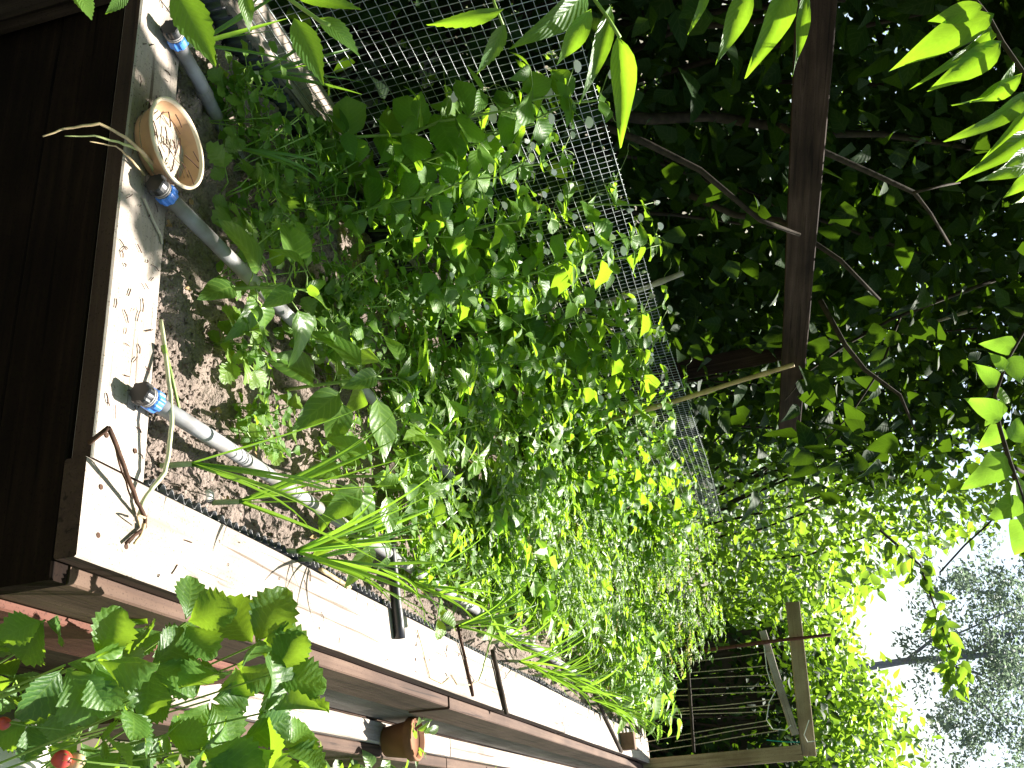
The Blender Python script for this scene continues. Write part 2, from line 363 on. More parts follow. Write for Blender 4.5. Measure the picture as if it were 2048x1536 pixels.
# many leaves in one mesh
def leaf_tpl(w, prof, n=3, fold=.3, bend=.3):
    vs = []; uv = []; fs = []
    for i in range(n+1):
        t = i/n; hw = w/2*(prof(t) if 0 < i < n else (.04 if i else .06))
        for c in (-1, 0, 1): vs.append((c*hw, t, fold*hw*abs(c)-bend*t*t*.6)); uv.append((c*.5+.5, t))
    for i in range(n):
        for c in (0, 1): a = i*3+c; fs.append((a, a+1, a+4, a+3))
    return np.array(vs, np.float32), np.array(fs, np.int32), np.array(uv, np.float32)
def stuff_leaves(name, mat, pos, size, tpl, parent=None, up=.5, face=None, droop=.2, sizevar=.35, seed=1):
    rg = np.random.default_rng(seed); tv, tf, tu = tpl; N = len(pos); pos = np.asarray(pos, np.float32)
    d = rg.normal(size=(N, 3)).astype(np.float32); d[:, 2] = d[:, 2]*.6 - droop; d /= np.linalg.norm(d, axis=1)[:, None]
    n = rg.normal(size=(N, 3)).astype(np.float32); n[:, 2] += up*2
    if face is not None: n += np.array(face, np.float32)
    n -= d*(n*d).sum(1)[:, None]; n /= np.linalg.norm(n, axis=1)[:, None]
    x = np.cross(d, n); s = (size*(1+sizevar*rg.uniform(-1, 1, N))).astype(np.float32)
    vv = (tv[None, :, 0:1]*x[:, None, :] + tv[None, :, 1:2]*d[:, None, :] + tv[None, :, 2:3]*n[:, None, :])*s[:, None, None] + pos[:, None, :]
    k = len(tv); ff = (tf[None] + (np.arange(N)*k)[:, None, None]).reshape(-1, 4)
    me = bpy.data.meshes.new(name); me.vertices.add(N*k); me.vertices.foreach_set('co', vv.reshape(-1))
    nf = len(ff); me.loops.add(nf*4); me.loops.foreach_set('vertex_index', ff.reshape(-1).astype(np.int32))
    me.polygons.add(nf); me.polygons.foreach_set('loop_start', (np.arange(nf)*4).astype(np.int32))
    me.update(calc_edges=True)
    at_ = me.attributes.new('rnd', 'FLOAT', 'POINT'); at_.data.foreach_set('value', np.repeat(rg.random(N), k).astype(np.float32))
    ul = me.uv_layers.new(name='UVMap'); uvf = np.tile(tu[tf.reshape(-1)], (N, 1)); ul.data.foreach_set('uv', uvf.reshape(-1).astype(np.float32))
    me.materials.append(mat); me.update()
    o = link(name, me, parent, Matrix.Identity(4) if parent is not None else None); o['kind'] = 'stuff'; return o
T_ov = leaf_tpl(.5, P_ovate, 4); T_heart = leaf_tpl(.72, P_heart, 5); T_lan = leaf_tpl(.28, P_lance, 3); T_round = leaf_tpl(.85, P_round, 4)
T_small = leaf_tpl(.5, P_ovate, 2)

# ------------------------------------------------------------------ boards: local X runs with the grain
def board(name, a, b, w, t, up, mat, parent=None, seg=10, bow=.0015, side_shift=0, ch=.003, seed=None, edge=None):
    a, b = V(a), V(b); x = (b-a); L = x.length; x /= L
    z = V(up); z = (z-x*z.dot(x)).normalized(); y = z.cross(x)
    M = Matrix(((x.x, y.x, z.x, a.x), (x.y, y.y, z.y, a.y), (x.z, y.z, z.z, a.z), (0, 0, 0, 1)))
    mb = MB(); rg = random.Random(seed if seed is not None else hash((round(a.x, 3), round(a.y, 3), round(a.z, 3))) & 9999)
    sec = [(-w/2, -t/2+ch), (-w/2+ch, -t/2), (w/2-ch, -t/2), (w/2, -t/2+ch), (w/2, t/2-ch), (w/2-ch, t/2), (-w/2+ch, t/2), (-w/2, t/2-ch)]
    o = rg.random()*50
    for i in range(seg+1):
        s = i/seg; xx = s*L
        if i == 0: rings = [(0, .92)]
        for (yy, zz) in sec:
            dn = noise.noise(V((xx*3+o, yy*12, zz*12)))
            mb.v.append((xx, yy+bow*dn, zz+bow*noise.noise(V((xx*2.3+o+9, yy*9, 0)))))
    for i in range(seg):
        for k in range(8):
            k2 = (k+1) % 8; mb.f.append((i*8+k, (i+1)*8+k, (i+1)*8+k2, i*8+k2))
    mb.f.append(tuple(range(8))); mb.f.append(tuple(seg*8+k for k in reversed(range(8))))
    me = mb.mesh(name, mat)
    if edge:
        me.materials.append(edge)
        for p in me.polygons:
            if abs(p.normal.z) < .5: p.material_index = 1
    return link(name, me, parent, M)

# ================================================================== SETTING
def soil_z(x, y):
    p = V((x, y, 0))
    h = -.042 + .014*noise.noise(p*3.1) + .020*noise.noise(p*9.7+V((4, 1, 0))) + .011*noise.noise(p*24) + .008*noise.noise(p*60) + .004*noise.noise(p*130)
    rid = abs(noise.noise(p*15+V((7, 7, 0))))
    h += .012*(rid-.25)
    e = min(x+1.285, -.155-x, y-.14)
    return h - .035*max(0, 1-e/.045)
m, nt, nd, lk, b = newmat('soil_dry')
tc = nd.new('ShaderNodeTexCoord'); n1 = nd.new('ShaderNodeTexNoise'); n1.inputs['Scale'].default_value = 9; n1.inputs['Detail'].default_value = 8; lk.new(tc.outputs['Object'], n1.inputs[0])
n2 = nd.new('ShaderNodeTexNoise'); n2.inputs['Scale'].default_value = 190; n2.inputs['Detail'].default_value = 6; lk.new(tc.outputs['Object'], n2.inputs[0])
rp = ramp(nd, [(.3, (.115, .09, .076)), (.52, (.2, .16, .138)), (.72, (.28, .23, .2))]); mx = nd.new('ShaderNodeMix'); mx.data_type = 'FLOAT'; mx.inputs[0].default_value = .55
lk.new(n1.outputs['Fac'], mx.inputs[2]); lk.new(n2.outputs['Fac'], mx.inputs[3]); lk.new(mx.outputs[0], rp.inputs[0]); lk.new(rp.outputs[0], b.inputs['Base Color'])
bp = nd.new('ShaderNodeBump'); bp.inputs['Strength'].default_value = 1; bp.inputs['Distance'].default_value = .006; lk.new(n2.outputs['Fac'], bp.inputs['Height']); lk.new(bp.outputs[0], b.inputs['Normal'])
b.inputs['Roughness'].default_value = .95; b.inputs['Specular IOR Level'].default_value = .1
MT['soil'] = m
# bed soil, finer near the camera
ys = [0.125]
while ys[-1] < 5.2: ys.append(ys[-1] + .0042*(1+ys[-1]*1.2))
nx = 280; mb = MB()
for y in ys:
    for i in range(nx+1):
        x = -1.3 + 1.16*i/nx; mb.v.append((x, y, soil_z(x, y)))
for j in range(len(ys)-1):
    for i in range(nx):
        a = j*(nx+1)+i; mb.f.append((a, a+1, a+nx+2, a+nx+1))
tag(mb.build('soil', MT['soil'], smooth=True), kind='structure')
# crumbs of earth
def crumbs(name, N, zfun, xr, yr, smin, smax, mat, seed, ybias=1.6):
    rg = np.random.default_rng(seed)
    bm = bmesh.new(); bmesh.ops.create_icosphere(bm, subdivisions=1, radius=1); tv = np.array([v.co[:] for v in bm.verts], np.float32); tf = np.array([[v.index for v in f.verts] for f in bm.faces], np.int32); bm.free()
    xs = rg.uniform(*xr, N); yy = yr[0] + (yr[1]-yr[0])*rg.random(N)**ybias; s = smin + (smax-smin)*rg.random(N)**4
    z = np.array([zfun(float(a), float(b_)) for a, b_ in zip(xs, yy)])
    sc = s[:, None, None]*(1+.45*rg.uniform(-1, 1, (N, len(tv), 1)))*np.array([1, 1, .75])
    vv = tv[None]*sc + np.stack([xs, yy, z+s*.25], 1)[:, None, :]
    ff = (tf[None]+(np.arange(N)*len(tv))[:, None, None]).reshape(-1, 3)
    me = bpy.data.meshes.new(name); me.vertices.add(N*len(tv)); me.vertices.foreach_set('co', vv.reshape(-1).astype(np.float32))
    me.loops.add(len(ff)*3); me.loops.foreach_set('vertex_index', ff.reshape(-1)); me.polygons.add(len(ff)); me.polygons.foreach_set('loop_start', (np.arange(len(ff))*3).astype(np.int32)); me.update(calc_edges=True)
    me.materials.append(mat); return tag(link(name, me), kind='stuff')
o = crumbs('soil_crumbs', 22000, soil_z, (-1.28, -.18), (.17, 3.0), .0008, .0055, MT['soil'], 5); tag(o, 'dry crumbly clods of earth scattered over the bed soil', 'soil')
GZ = -.56
def ground_z(x, y): return GZ + .03*noise.noise(V((x*1.3, y*1.3, 0))) + .012*noise.noise(V((x*6, y*6, 3)))
mb = MB(); gx = np.concatenate([[-120, -40, -15], np.linspace(-8, 8, 65), [15, 40, 120]]); gy = np.concatenate([[-60, -15], np.linspace(-5, 12, 69), [20, 45, 90, 200]])
for y in gy:
    for x in gx: mb.v.append((x, y, ground_z(x, y)))
for j in range(len(gy)-1):
    for i in range(len(gx)-1):
        a = j*len(gx)+i; mb.f.append((a, a+1, a+len(gx)+1, a+len(gx)))
m, nt, nd, lk, b = newmat('ground_earth')
tc = nd.new('ShaderNodeTexCoord'); n1 = nd.new('ShaderNodeTexNoise'); n1.inputs['Scale'].default_value = 3; n1.inputs['Detail'].default_value = 8; lk.new(tc.outputs['Object'], n1.inputs[0])
rp = ramp(nd, [(.35, (.06, .045, .03)), (.52, (.10, .085, .055)), (.68, (.05, .09, .025))]); lk.new(n1.outputs['Fac'], rp.inputs[0]); lk.new(rp.outputs[0], b.inputs['Base Color']); b.inputs['Roughness'].default_value = .95
tag(mb.build('ground', m, smooth=True), kind='structure')

# ================================================================== RAISED BED
bed = empty('raised_bed', (-.71, 2.6, GZ), 'long raised wooden garden bed with weathered cap boards and dark front', 'raised bed')
CT = .036  # cap thickness, tops at z=0
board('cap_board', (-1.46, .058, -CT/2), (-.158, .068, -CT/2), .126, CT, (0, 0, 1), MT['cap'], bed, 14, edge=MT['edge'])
for y0, y1, xo in ((-.006, 2.985, 0), (2.992, 5.33, -.004)):
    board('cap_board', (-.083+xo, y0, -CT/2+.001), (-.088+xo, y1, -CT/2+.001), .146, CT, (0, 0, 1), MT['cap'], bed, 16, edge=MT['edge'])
for y0, y1 in ((.128, 2.7), (2.706, 5.3)):
    board('cap_board', (-1.375, y0, -CT/2-.002), (-1.375, y1, -CT/2-.002), .15, CT, (0, 0, 1), MT['cap'], bed, 12)
board('cap_board', (-1.29, 5.25, -CT/2-.004), (-.168, 5.25, -CT/2-.004), .13, CT, (0, 0, 1), MT['cap'], bed, 10)
# front face planks (dark)
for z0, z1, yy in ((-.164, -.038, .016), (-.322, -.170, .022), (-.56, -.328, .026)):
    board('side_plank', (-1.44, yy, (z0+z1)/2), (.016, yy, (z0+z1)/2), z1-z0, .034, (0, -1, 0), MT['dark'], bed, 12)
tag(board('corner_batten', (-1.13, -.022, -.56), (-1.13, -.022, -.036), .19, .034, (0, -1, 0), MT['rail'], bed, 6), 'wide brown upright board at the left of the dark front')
# right side planks
board('side_plank', (.0, .0355, -.1), (.0, 1.66, -.1), .124, .03, (1, 0, 0), MT['side'], bed, 14)
board('side_plank', (.002, 1.672, -.1), (.002, 5.28, -.1), .124, .034, (1, 0, 0), MT['side'], bed, 14)
tag(board('side_plank', (.004, .048, -.235), (.004, .82, -.235), .135, .05, (1, 0, 0), MT['red'], bed, 10), 'reddish soil-stained lower plank at the near corner')
board('side_plank', (-.006, .83, -.235), (-.006, 5.28, -.235), .135, .034, (1, 0, 0), MT['grey'], bed, 14)
board('side_plank', (-.006, .048, -.43), (-.006, 5.28, -.43), .24, .034, (1, 0, 0), MT['side'], bed, 10)
# left and far faces
for z0, z1 in ((-.2, -.042), (-.37, -.206), (-.55, -.376)):
    board('side_plank', (-1.43, .05, (z0+z1)/2), (-1.43, 5.28, (z0+z1)/2), z1-z0, .03, (-1, 0, 0), MT['grey'], bed, 8)
    board('side_plank', (-1.4, 5.3, (z0+z1)/2), (-.03, 5.3, (z0+z1)/2), z1-z0, .03, (0, 1, 0), MT['grey'], bed, 8)
for (x, y) in [(-.12, .03), (-.05, .1), (-.05, .035), (-.12, 2.93), (-.05, 2.95), (-.12, 3.04), (-.05, 3.06), (-.2, .03), (-.2, .1), (-.8, .035), (-.82, .1), (-1.38, .05), (-.06, 1.3), (-.12, 1.32)]:
    m2 = MB(); m2.tube([(x, y, -.001), (x, y, .0022)], .0042, 10); m2.build('screw_head', MT['drybark'], bed)
# inner lining board edges and corrugated black liner
def liner(a, b, amp=.007, per=.026, top=-.012, inw=(0, 0, 0)):
    a, b = V(a), V(b); d = b-a; L = d.length; d /= L; s = V(inw); mb = MB(); n = int(L/per*8)
    for i in range(n+1):
        t = i/n*L; w = math.sin(t/per*2*PI); w = math.copysign(abs(w)**.7, w)
        jz = .006*noise.noise(V((t*4, a.x, 2)))+.004*noise.noise(V((t*31, a.y, 5)))
        lean = .012*noise.noise(V((t*2.2, 3, a.x)))
        p = a+d*t+s*(amp*w+lean)
        mb.v.append((p.x, p.y, top+jz)); q = a+d*t+s*amp*w; mb.v.append((q.x, q.y, -.12))
    for i in range(n): mb.f.append((2*i, 2*i+1, 2*i+3, 2*i+2))
    o = mb.build('corrugated_liner', MT['liner'], bed, smooth=True)
    md = o.modifiers.new('thick', 'SOLIDIFY'); md.thickness = .0022
    return o
liner((-.172, .15, 0), (-.176, 5.18, 0), top=-.010, inw=(1, 0, 0))
liner((-1.27, .143, 0), (-.175, .150, 0), amp=.004, per=.05, top=-.022, inw=(0, 1, 0))
liner((-1.285, .16, 0), (-1.285, 5.18, 0), top=-.012, inw=(1, 0, 0))
# low ledge timbers beside the bed
lg = empty('ledge_timber', (.045, 2.6, GZ), 'low sun-bleached timber ledge running along the right foot of the bed', 'timber')
for y0, y1 in ((.62, 2.45), (2.457, 5.6)):
    board('top_board', (.047, y0, -.318), (.047, y1, -.318), .062, .03, (0, 0, 1), MT['cap'], lg, 10)
    board('face_board', (.098, y0, -.42), (.098, y1, -.42), .2, .035, (1, 0, 0), MT['side'], lg, 10)

# ================================================================== IRRIGATION PIPES
def pipe_thing(p0, p1, label, cap_len=.045, sag=.006):
    p0, p1 = V(p0), V(p1); d = (p1-p0).normalized(); L = (p1-p0).length
    root = empty('irrigation_pipe', p0, label, 'pipe', 'grey irrigation pipes laid along the bed')
    mb = MB(); pts = [p0 + d*(L*i/24) + V((.004*noise.noise(V((i*.4, p0.x*9, 0))), 0, -sag*math.sin(PI*i/24)*1.5+.003*noise.noise(V((i*.5, 1, p0.x*5))))) for i in range(25)]
    mb.tube(pts, .0135, 16); mb.build('pipe', MT['pipe'], root, smooth=True)
    # couplers
    for q in (.17, .62):
        c = pts[int(24*q)]; m2 = MB(); m2.tube([c-d*.012, c-d*.010, c+d*.010, c+d*.012], [.0138, .0152, .0152, .0138], 16); m2.build('collar', MT['pipe'], root, smooth=False)
    def ridged(z0, z1, r, k, dep, name, mat, par):
        m2 = MB(); n = k*6; a = d.orthogonal().normalized(); c = d.cross(a)
        for (s, f_) in ((z0, .9), (z0+.003, 1), (z1-.003, 1), (z1, .9)):
            for i in range(n):
                an = 2*PI*i/n; rr = r*f_*(1+dep*(1 if math.sin(k*an) > 0 else -1))
                m2.v.append(tuple(p0+d*s+(a*math.cos(an)+c*math.sin(an))*rr))
        for j in range(3):
            for i in range(n):
                i2 = (i+1) % n; m2.f.append((j*n+i, j*n+i2, (j+1)*n+i2, (j+1)*n+i))
        m2.f.append(tuple(reversed(range(n)))); m2.f.append(tuple(3*n+i for i in range(n)))
        return m2.build(name, mat, par)
    ridged(-.002, .018, .0178, 8, .05, 'blue_nut', MT['blue'], root)
    rings = MB()
    for s in (-.0055, -.010): rings.tube([p0+d*(s-.0014), p0+d*(s+.0014)], .0166, 24)
    rings.build('thread_ring', MT['pipe'], root)
    bk = MB(); bk.tube([p0-d*.0135, p0-d*.001], .0156, 20); bk.build('fitting_body', MT['black'], root)
    ridged(-.029, -.0125, .0178, 6, .07, 'end_cap', MT['black'], root)
    return root
zp = .014
pipe_thing(onz(300, 797, .027), V((-.31, 5.0, -.02)), 'grey irrigation pipe with blue nut, nearest the sunlit corner')
pipe_thing(onz(328, 384, .027), V((-.68, 5.0, -.02)), 'grey irrigation pipe with blue nut beside the tan bowl')
pipe_thing(onz(352, 75, .024), V((-1.05, 1.0, -.16)), 'shaded irrigation pipe with blue nut at the far left of the front board')

# ================================================================== TAN BOWL
pc = V((-.752, .074, .0005))
bowl = empty('plant_bowl', pc, 'round tan plastic bowl of dry soil standing on the front board', 'bowl')
mb = MB(); mb.lathe([(0, .0), (.056, .0), (.060, .003), (.0735, .040), (.076, .043)], 56, pc); mb.build('bowl_wall', MT['potc'], bowl, smooth=True)
mb = MB(); mb.lathe([(.0758, .0425), (.0795, .043), (.0805, .046), (.0795, .049), (.0765, .0495), (.0745, .048), (.0735, .043)], 56, pc); mb.build('rim', MT['rim'], bowl, smooth=True)
mb = MB(); mb.lathe([(.0737, .0435), (.0715, .036), (.066, .020), (.063, .013)], 56, pc); mb.build('inner_wall', MT['potc'], bowl, smooth=True)
mb = MB(); b0 = []
for i in range(15):
    r = .0665*i/14
    for k in range(48):
        an = 2*PI*k/48; x, y = r*math.cos(an), r*math.sin(an)
        mb.v.append((pc.x+x, pc.y+y, pc.z+.016+.003*noise.noise(V((x*45, y*45, 1)))+.0005*noise.noise(V((x*150, y*150, 4)))-.04*x))
for i in range(14):
    for k in range(48):
        k2 = (k+1) % 48; mb.f.append((i*48+k, i*48+k2, (i+1)*48+k2, (i+1)*48+k))
MT['potsoil'] = plain('bowl_soil', (.36, .31, .25), .95, .1, var=.25, scale=320, bump=.3)
mb.build('bowl_soil', MT['potsoil'], bowl, smooth=True)
mb = MB()
for i in range(38):
    a = random.random()*2*PI; r = .07*math.sqrt(random.random()); p = pc+V((r*math.cos(a), r*math.sin(a)*.95, .021+.015*max(0, r-.05)/.02+random.uniform(0, .006)))
    if r > .058: p.z += .006
    q = random.random()*PI; l = random.uniform(.006, .018); e = V((math.cos(q), math.sin(q), random.uniform(-.2, .2)))*l
    mb.tube([p-e, p+V((0, 0, .001)), p+e], random.uniform(.0005, .0012), 4)
o = mb.build('litter', MT['drybark'], bowl); o['kind'] = 'stuff'

# ================================================================== WIRE MESH
mesh_root = empty('wire_mesh', (-1.33, 2.4, 0), 'galvanised square wire mesh panel standing along the left board', 'wire mesh')
Y0, Y1, ZT, ST = -.25, 4.95, .685, .0252
def mwob(y, z): return .014*noise.noise(V((y*1.4, z*2, 0)))*(z/.7+.2) - .02*z
mb = MB()
for k in range(int((Y1-Y0)/ST)+1):
    y = Y0+k*ST
    mb.tube([(-1.33+mwob(y, z), y+.004*math.sin(z*9+y*3), z+(.006*math.sin(y*2.1) if z > .5 else 0)) for z in (-.02, .16, .34, .52, ZT)], .00085 if y < 3 else .0008, 4)
o = mb.build('upright_wires', MT['wire'], mesh_root, smooth=True)
mb = MB()
for k in range(28):
    z = k*ST
    if z > ZT: break
    mb.tube([(-1.3288+mwob(y, z), y, z+.006*math.sin(y*2.1)*(z > .5)+.002*math.sin(y*5)) for y in np.arange(Y0, Y1+.01, .13)], .00085 if k < 27 else .0013, 4)
mb.build('level_wires', MT['wire'], mesh_root, smooth=True)

# ================================================================== RAIL, POST, STAKES
A, B = at(1640, -120, 2.25), at(1578, 862, 4.7)
rl = empty('timber_rail', (A+B)/2, 'dark red-brown timber rail on a post behind the wire mesh', 'rail')
nrm = (CAM-(A+B)/2); nrm = nrm - (B-A).normalized()*nrm.dot((B-A).normalized()); 
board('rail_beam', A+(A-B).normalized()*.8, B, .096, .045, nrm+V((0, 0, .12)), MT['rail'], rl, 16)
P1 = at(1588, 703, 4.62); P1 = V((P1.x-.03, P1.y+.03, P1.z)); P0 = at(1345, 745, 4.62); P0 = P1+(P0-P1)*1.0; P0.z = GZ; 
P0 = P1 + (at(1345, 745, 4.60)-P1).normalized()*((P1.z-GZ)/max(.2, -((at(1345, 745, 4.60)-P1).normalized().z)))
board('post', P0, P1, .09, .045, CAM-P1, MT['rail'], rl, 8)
def cane(p0, p1, r, mat, label, name='garden_cane', cat='cane', nodes=5, group=None):
    p0, p1 = V(p0), V(p1); root = MB(); L = (p1-p0).length; pts = []; rad = []
    n = nodes*6
    for i in range(n+1):
        t = i/n; p = p0.lerp(p1, t)+V((1, .5, 0))*.006*noise.noise(V((t*4, p0.x*7, 0))); pts.append(p)
        rad.append(r*(1.25 if (i % 6 == 3) else 1)*(1-.25*t))
    root.tube(pts, rad, 8); o = root.build(name, mat, smooth=True)
    return tag(o, label, cat, group)
T_, B_ = onx(1588, 729, -1.27), onx(1262, 829, -1.27)
cane(T_+(B_-T_)*((T_.z+.05)/(T_.z-B_.z)), T_, .0125, MT['bamboo'], 'tan bamboo cane leaning up to the timber post')
T_, B_ = onx(1366, 545, -1.38), onx(1222, 600, -1.38)
cane(T_+(B_-T_)*((T_.z+.05)/(T_.z-B_.z)), T_, .0125, MT['canegrey'], 'short grey cane poking above the middle of the wire mesh')
cane(onx(1640, 715, -1.62), onx(1962, 614, -1.75), .0105, MT['canegrey'], 'pale bare cane sloping through the dark lilac leaves')

# ================================================================== END FRAME WITH STRINGS
fr = empty('string_frame', (-.4, 5.32, GZ), 'weathered wooden frame with plant strings at the far end of the bed', 'frame')
YF = 5.36
tl, tr_ = ony(1585, 1205, YF), ony(1618, 1512, YF)
board('top_rail', tl, tr_+V((.0, 0, 0)), .085, .04, (0, -1, .05), MT['tan'], fr, 8)
p_top = ony(1604, 1505, YF-.045)
pb = p_top + (ony(1380, 1525, YF-.045)-p_top).normalized()*1.6
board('post', pb, p_top, .085, .04, (0, -1, 0), MT['tan'], fr, 8)
s0, s1 = ony(1525, 1262, YF-.03), ony(1590, 1470, YF-.03)
board('string_rail', s0, s1, .045, .02, (0, -1, .1), MT['cap'], fr, 8, bow=.006)
mid = None
for k, (xa, ya, xb, yb) in enumerate(((1545, 1302, 1345, 1330), (1535, 1330, 1342, 1350), (1540, 1348, 1330, 1362), (1545, 1372, 1340, 1378), (1548, 1384, 1360, 1390), (1560, 1398, 1400, 1414), (1540, 1410, 1350, 1424), (1532, 1422, 1345, 1430), (1535, 1440, 1345, 1474), (1540, 1450, 1350, 1482), (1555, 1462, 1380, 1490))):
    a, b_ = ony(xa, ya, YF-.05), ony(xb, yb, YF-.09); d = b_-a
    b_ = a + d*1.5 if k % 3 else b_; m2 = MB(); m2.tube([a.lerp(b_, t/6)+V((.003*math.sin(t+k), 0, 0)) for t in range(7)], .0028, 5); m2.build('string', MT['string'], fr)
m2 = MB(); pts = [ony(x, y, YF-.06) for x, y in ((1528, 1292), (1534, 1340), (1542, 1368), (1552, 1380), (1538, 1405), (1533, 1440), (1545, 1458), (1572, 1460), (1582, 1450))]
m2.tube(pts, .0028, 5); m2.build('string', MT['white'], fr)
m2 = MB(); pts = [ony(x, y, YF-.08) for x, y in ((1618, 1440), (1608, 1470), (1615, 1484), (1630, 1482))]; m2.tube(pts, .003, 5); m2.build('string', MT['white'], fr)
m2 = MB(); pts = [ony(x, y, YF-.09) for x, y in ((1533, 1480), (1550, 1482), (1575, 1484), (1600, 1484))]; m2.tube(pts, .003, 5); tag(m2.build('twine', MT['twine'], fr), 'teal twine tied across the post')
cane(ony(1372, 1278, YF-.12), ony(1388, 1505, YF-.12), .011, MT['bark'], 'bare brown branch lying level across the strings', 'branch', 'branch')
cane(ony(1345, 1312, YF-.03)+V((.0, 0, -.8)), ony(1662, 1268, YF-.07), .013, MT['red'], 'thin rusty brown rod rising past the frame top', 'rod', 'rod', 2)
# dark board fence behind the frame
fn = empty('board_fence', (-.5, 6.7, GZ), 'old grey board fence in shade behind the string frame', 'fence')
x = -.98; k = 0
while x < 1.2:
    w = random.uniform(.12, .17); h = GZ+1.46+random.uniform(-.07, .07)
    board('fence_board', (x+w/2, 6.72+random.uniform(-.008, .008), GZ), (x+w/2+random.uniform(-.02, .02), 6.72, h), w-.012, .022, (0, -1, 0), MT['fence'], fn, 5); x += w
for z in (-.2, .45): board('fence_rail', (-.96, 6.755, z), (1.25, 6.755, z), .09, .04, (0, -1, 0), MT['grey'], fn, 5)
for (a, b_) in (((1590, 1165), (1640, 1300)), ((1610, 1190), (1660, 1318))):
    pass

# ================================================================== THINGS ON THE CAP BOARDS
def rod_on_cap(pa, pb, r, mat, label, z=.012, name='stake', cat='stake', n=8, back=.0):
    a, b_ = onz(*pa, r+.001), onz(*pb, r+.004); m2 = MB(); pts = [a.lerp(b_, t/6)+V((0, .004*noise.noise(V((t, a.y*5, 0))), .002*noise.noise(V((t, 5, a.y))))) for t in range(7)]
    m2.tube(pts, r, n); return tag(m2.build(name, mat, smooth=True), label, cat)
rod_on_cap((800, 1277), (778, 1070), .0135, MT['black'], 'thick black plastic tube lying across the white right board', name='tube', cat='tube', n=14)
rod_on_cap((947, 1392), (915, 1250), .0045, MT['drybark'], 'thin dark stick across the right board with kinked grass stem beside it')
rod_on_cap((1013, 1427), (985, 1300), .0075, MT['bark'], 'brown stick across the right board farther than the black tube')
rod_on_cap((1243, 1503), (1185, 1380), .0085, MT['bark'], 'long brown stick across the right board next to the brown block')
bk = empty('wooden_block', (-.09, 4.45, 0), 'small brown wooden block standing on the far end of right board', 'block')
c = onz(1242, 1485, .0)
mb = MB(); mb.box((c.x-.045, c.y-.03, .0015), (c.x+.04, c.y+.035, .075)); o = mb.build('block', MT['block'], bk)
md = o.modifiers.new('bevel', 'BEVEL'); md.width = .003; md.segments = 1
for s in (-.02, .015):
    m2 = MB(); m2.tube([(c.x+s-.03, c.y+.02, .075), (c.x+s-.03, c.y+.02, .10), (c.x+s-.045, c.y+.03, .115), (c.x+s-.06, c.y+.03, .10)], .0025, 6); m2.build('hook', MT['drybark'], bk)
# dry branched stalk at the corner
ds = empty('dry_stalk', onz(290, 1040, .01), 'dark dry branching stalk lying over the near corner joint', 'dry stalk')
def stalk(pts, r0, r1, mat, parent, name='stalk', sides=6):
    n = len(pts); m2 = MB(); P = [V(p) for p in pts]; Q = []; rr = []
    for i in range(n-1):
        for j in range(4):
            t = j/4; Q.append(P[i].lerp(P[i+1], t)+rv(.0006)); rr.append(r0+(r1-r0)*(i+t)/(n-1))
    Q.append(P[-1]); rr.append(r1); m2.tube(Q, rr, sides); return m2.build(name, mat, parent, smooth=True)
stalk([onz(177, 887, .03), onz(218, 855, .06)], .0034, .0037, MT['drybark'], ds)
stalk([onz(218, 855, .06), onz(238, 905, .045), onz(258, 958, .03), onz(275, 1005, .018), onz(290, 1035, .012)], .0037, .0032, MT['drybark'], ds)
stalk([onz(222, 862, .055), onz(240, 930, .03), onz(262, 995, .012)], .0017, .0013, MT['drybark'], ds)
stalk([onz(290, 1035, .012), onz(290, 1055, .008), onz(252, 1086, .007)], .0032, .0028, MT['drybark'], ds)
stalk([onz(288, 1048, .01), onz(282, 1070, .008), onz(268, 1087, .007)], .0032, .002, MT['straw'], ds)
stalk([onz(290, 1035, .02), onz(275, 1030, .025), onz(280, 1052, .01)], .0018, .001, MT['straw'], ds)
# wilted onion leaf draped from soil over the joint
wl = empty('wilted_leaf', onz(340, 930, .0), 'long pale wilted onion leaf draped over the near corner', 'wilted leaf')
stalk([onz(322, 640, .0), onz(330, 700, .012), onz(341, 790, .035), onz(343, 850, .04), onz(338, 900, .035), onz(330, 945, .03), onz(305, 975, .022), onz(285, 1005, .014), onz(279, 1030, .006)], .0035, .0038, plain('wilted_pale', (.4, .42, .25), .6, .3, var=.3), wl, 'leaf_blade')
stalk([onz(326, 690, .012), onz(345, 760, .02), onz(366, 850, .0)], .0045, .002, MT['stem'], wl, 'leaf_blade')
# dried grass leaves behind the middle pipe end
dg = empty('dried_leaves', onz(300, 350, .02), 'dried straw-coloured leaves hanging over the front edge by the bowl', 'dried leaves')
stalk([onz(313, 336, .02), onz(285, 305, .03), onz(252, 275, .035), onz(200, 247, .03), onz(150, 262, .0)+V((0, -.01, -.01)), onz(95, 281, -.02)+V((0, -.01, 0))], .004, .0012, MT['straw'], dg, 'blade')
stalk([onz(312, 345, .015), onz(280, 300, .028), onz(235, 284, .03), onz(190, 272, .03), onz(130, 272, .01)], .0034, .0008, plain('half_dry', (.36, .4, .16), .6, .3, var=.3), dg, 'blade')
stalk([onz(290, 350, .008), onz(255, 312, .01), onz(232, 292, .02), onz(180, 283, .02)], .0022, .0008, MT['straw'], dg, 'blade')
# thin bent stick by the middle pipe
tw = tag(MB().tube([onz(288, 397, .004), onz(305, 438, .004), onz(322, 472, .004), onz(324, 488, .002)], .0022, 6).build('twig', MT['canegrey']), 'thin grey twig lying on the front board beside the middle pipe', 'twig')
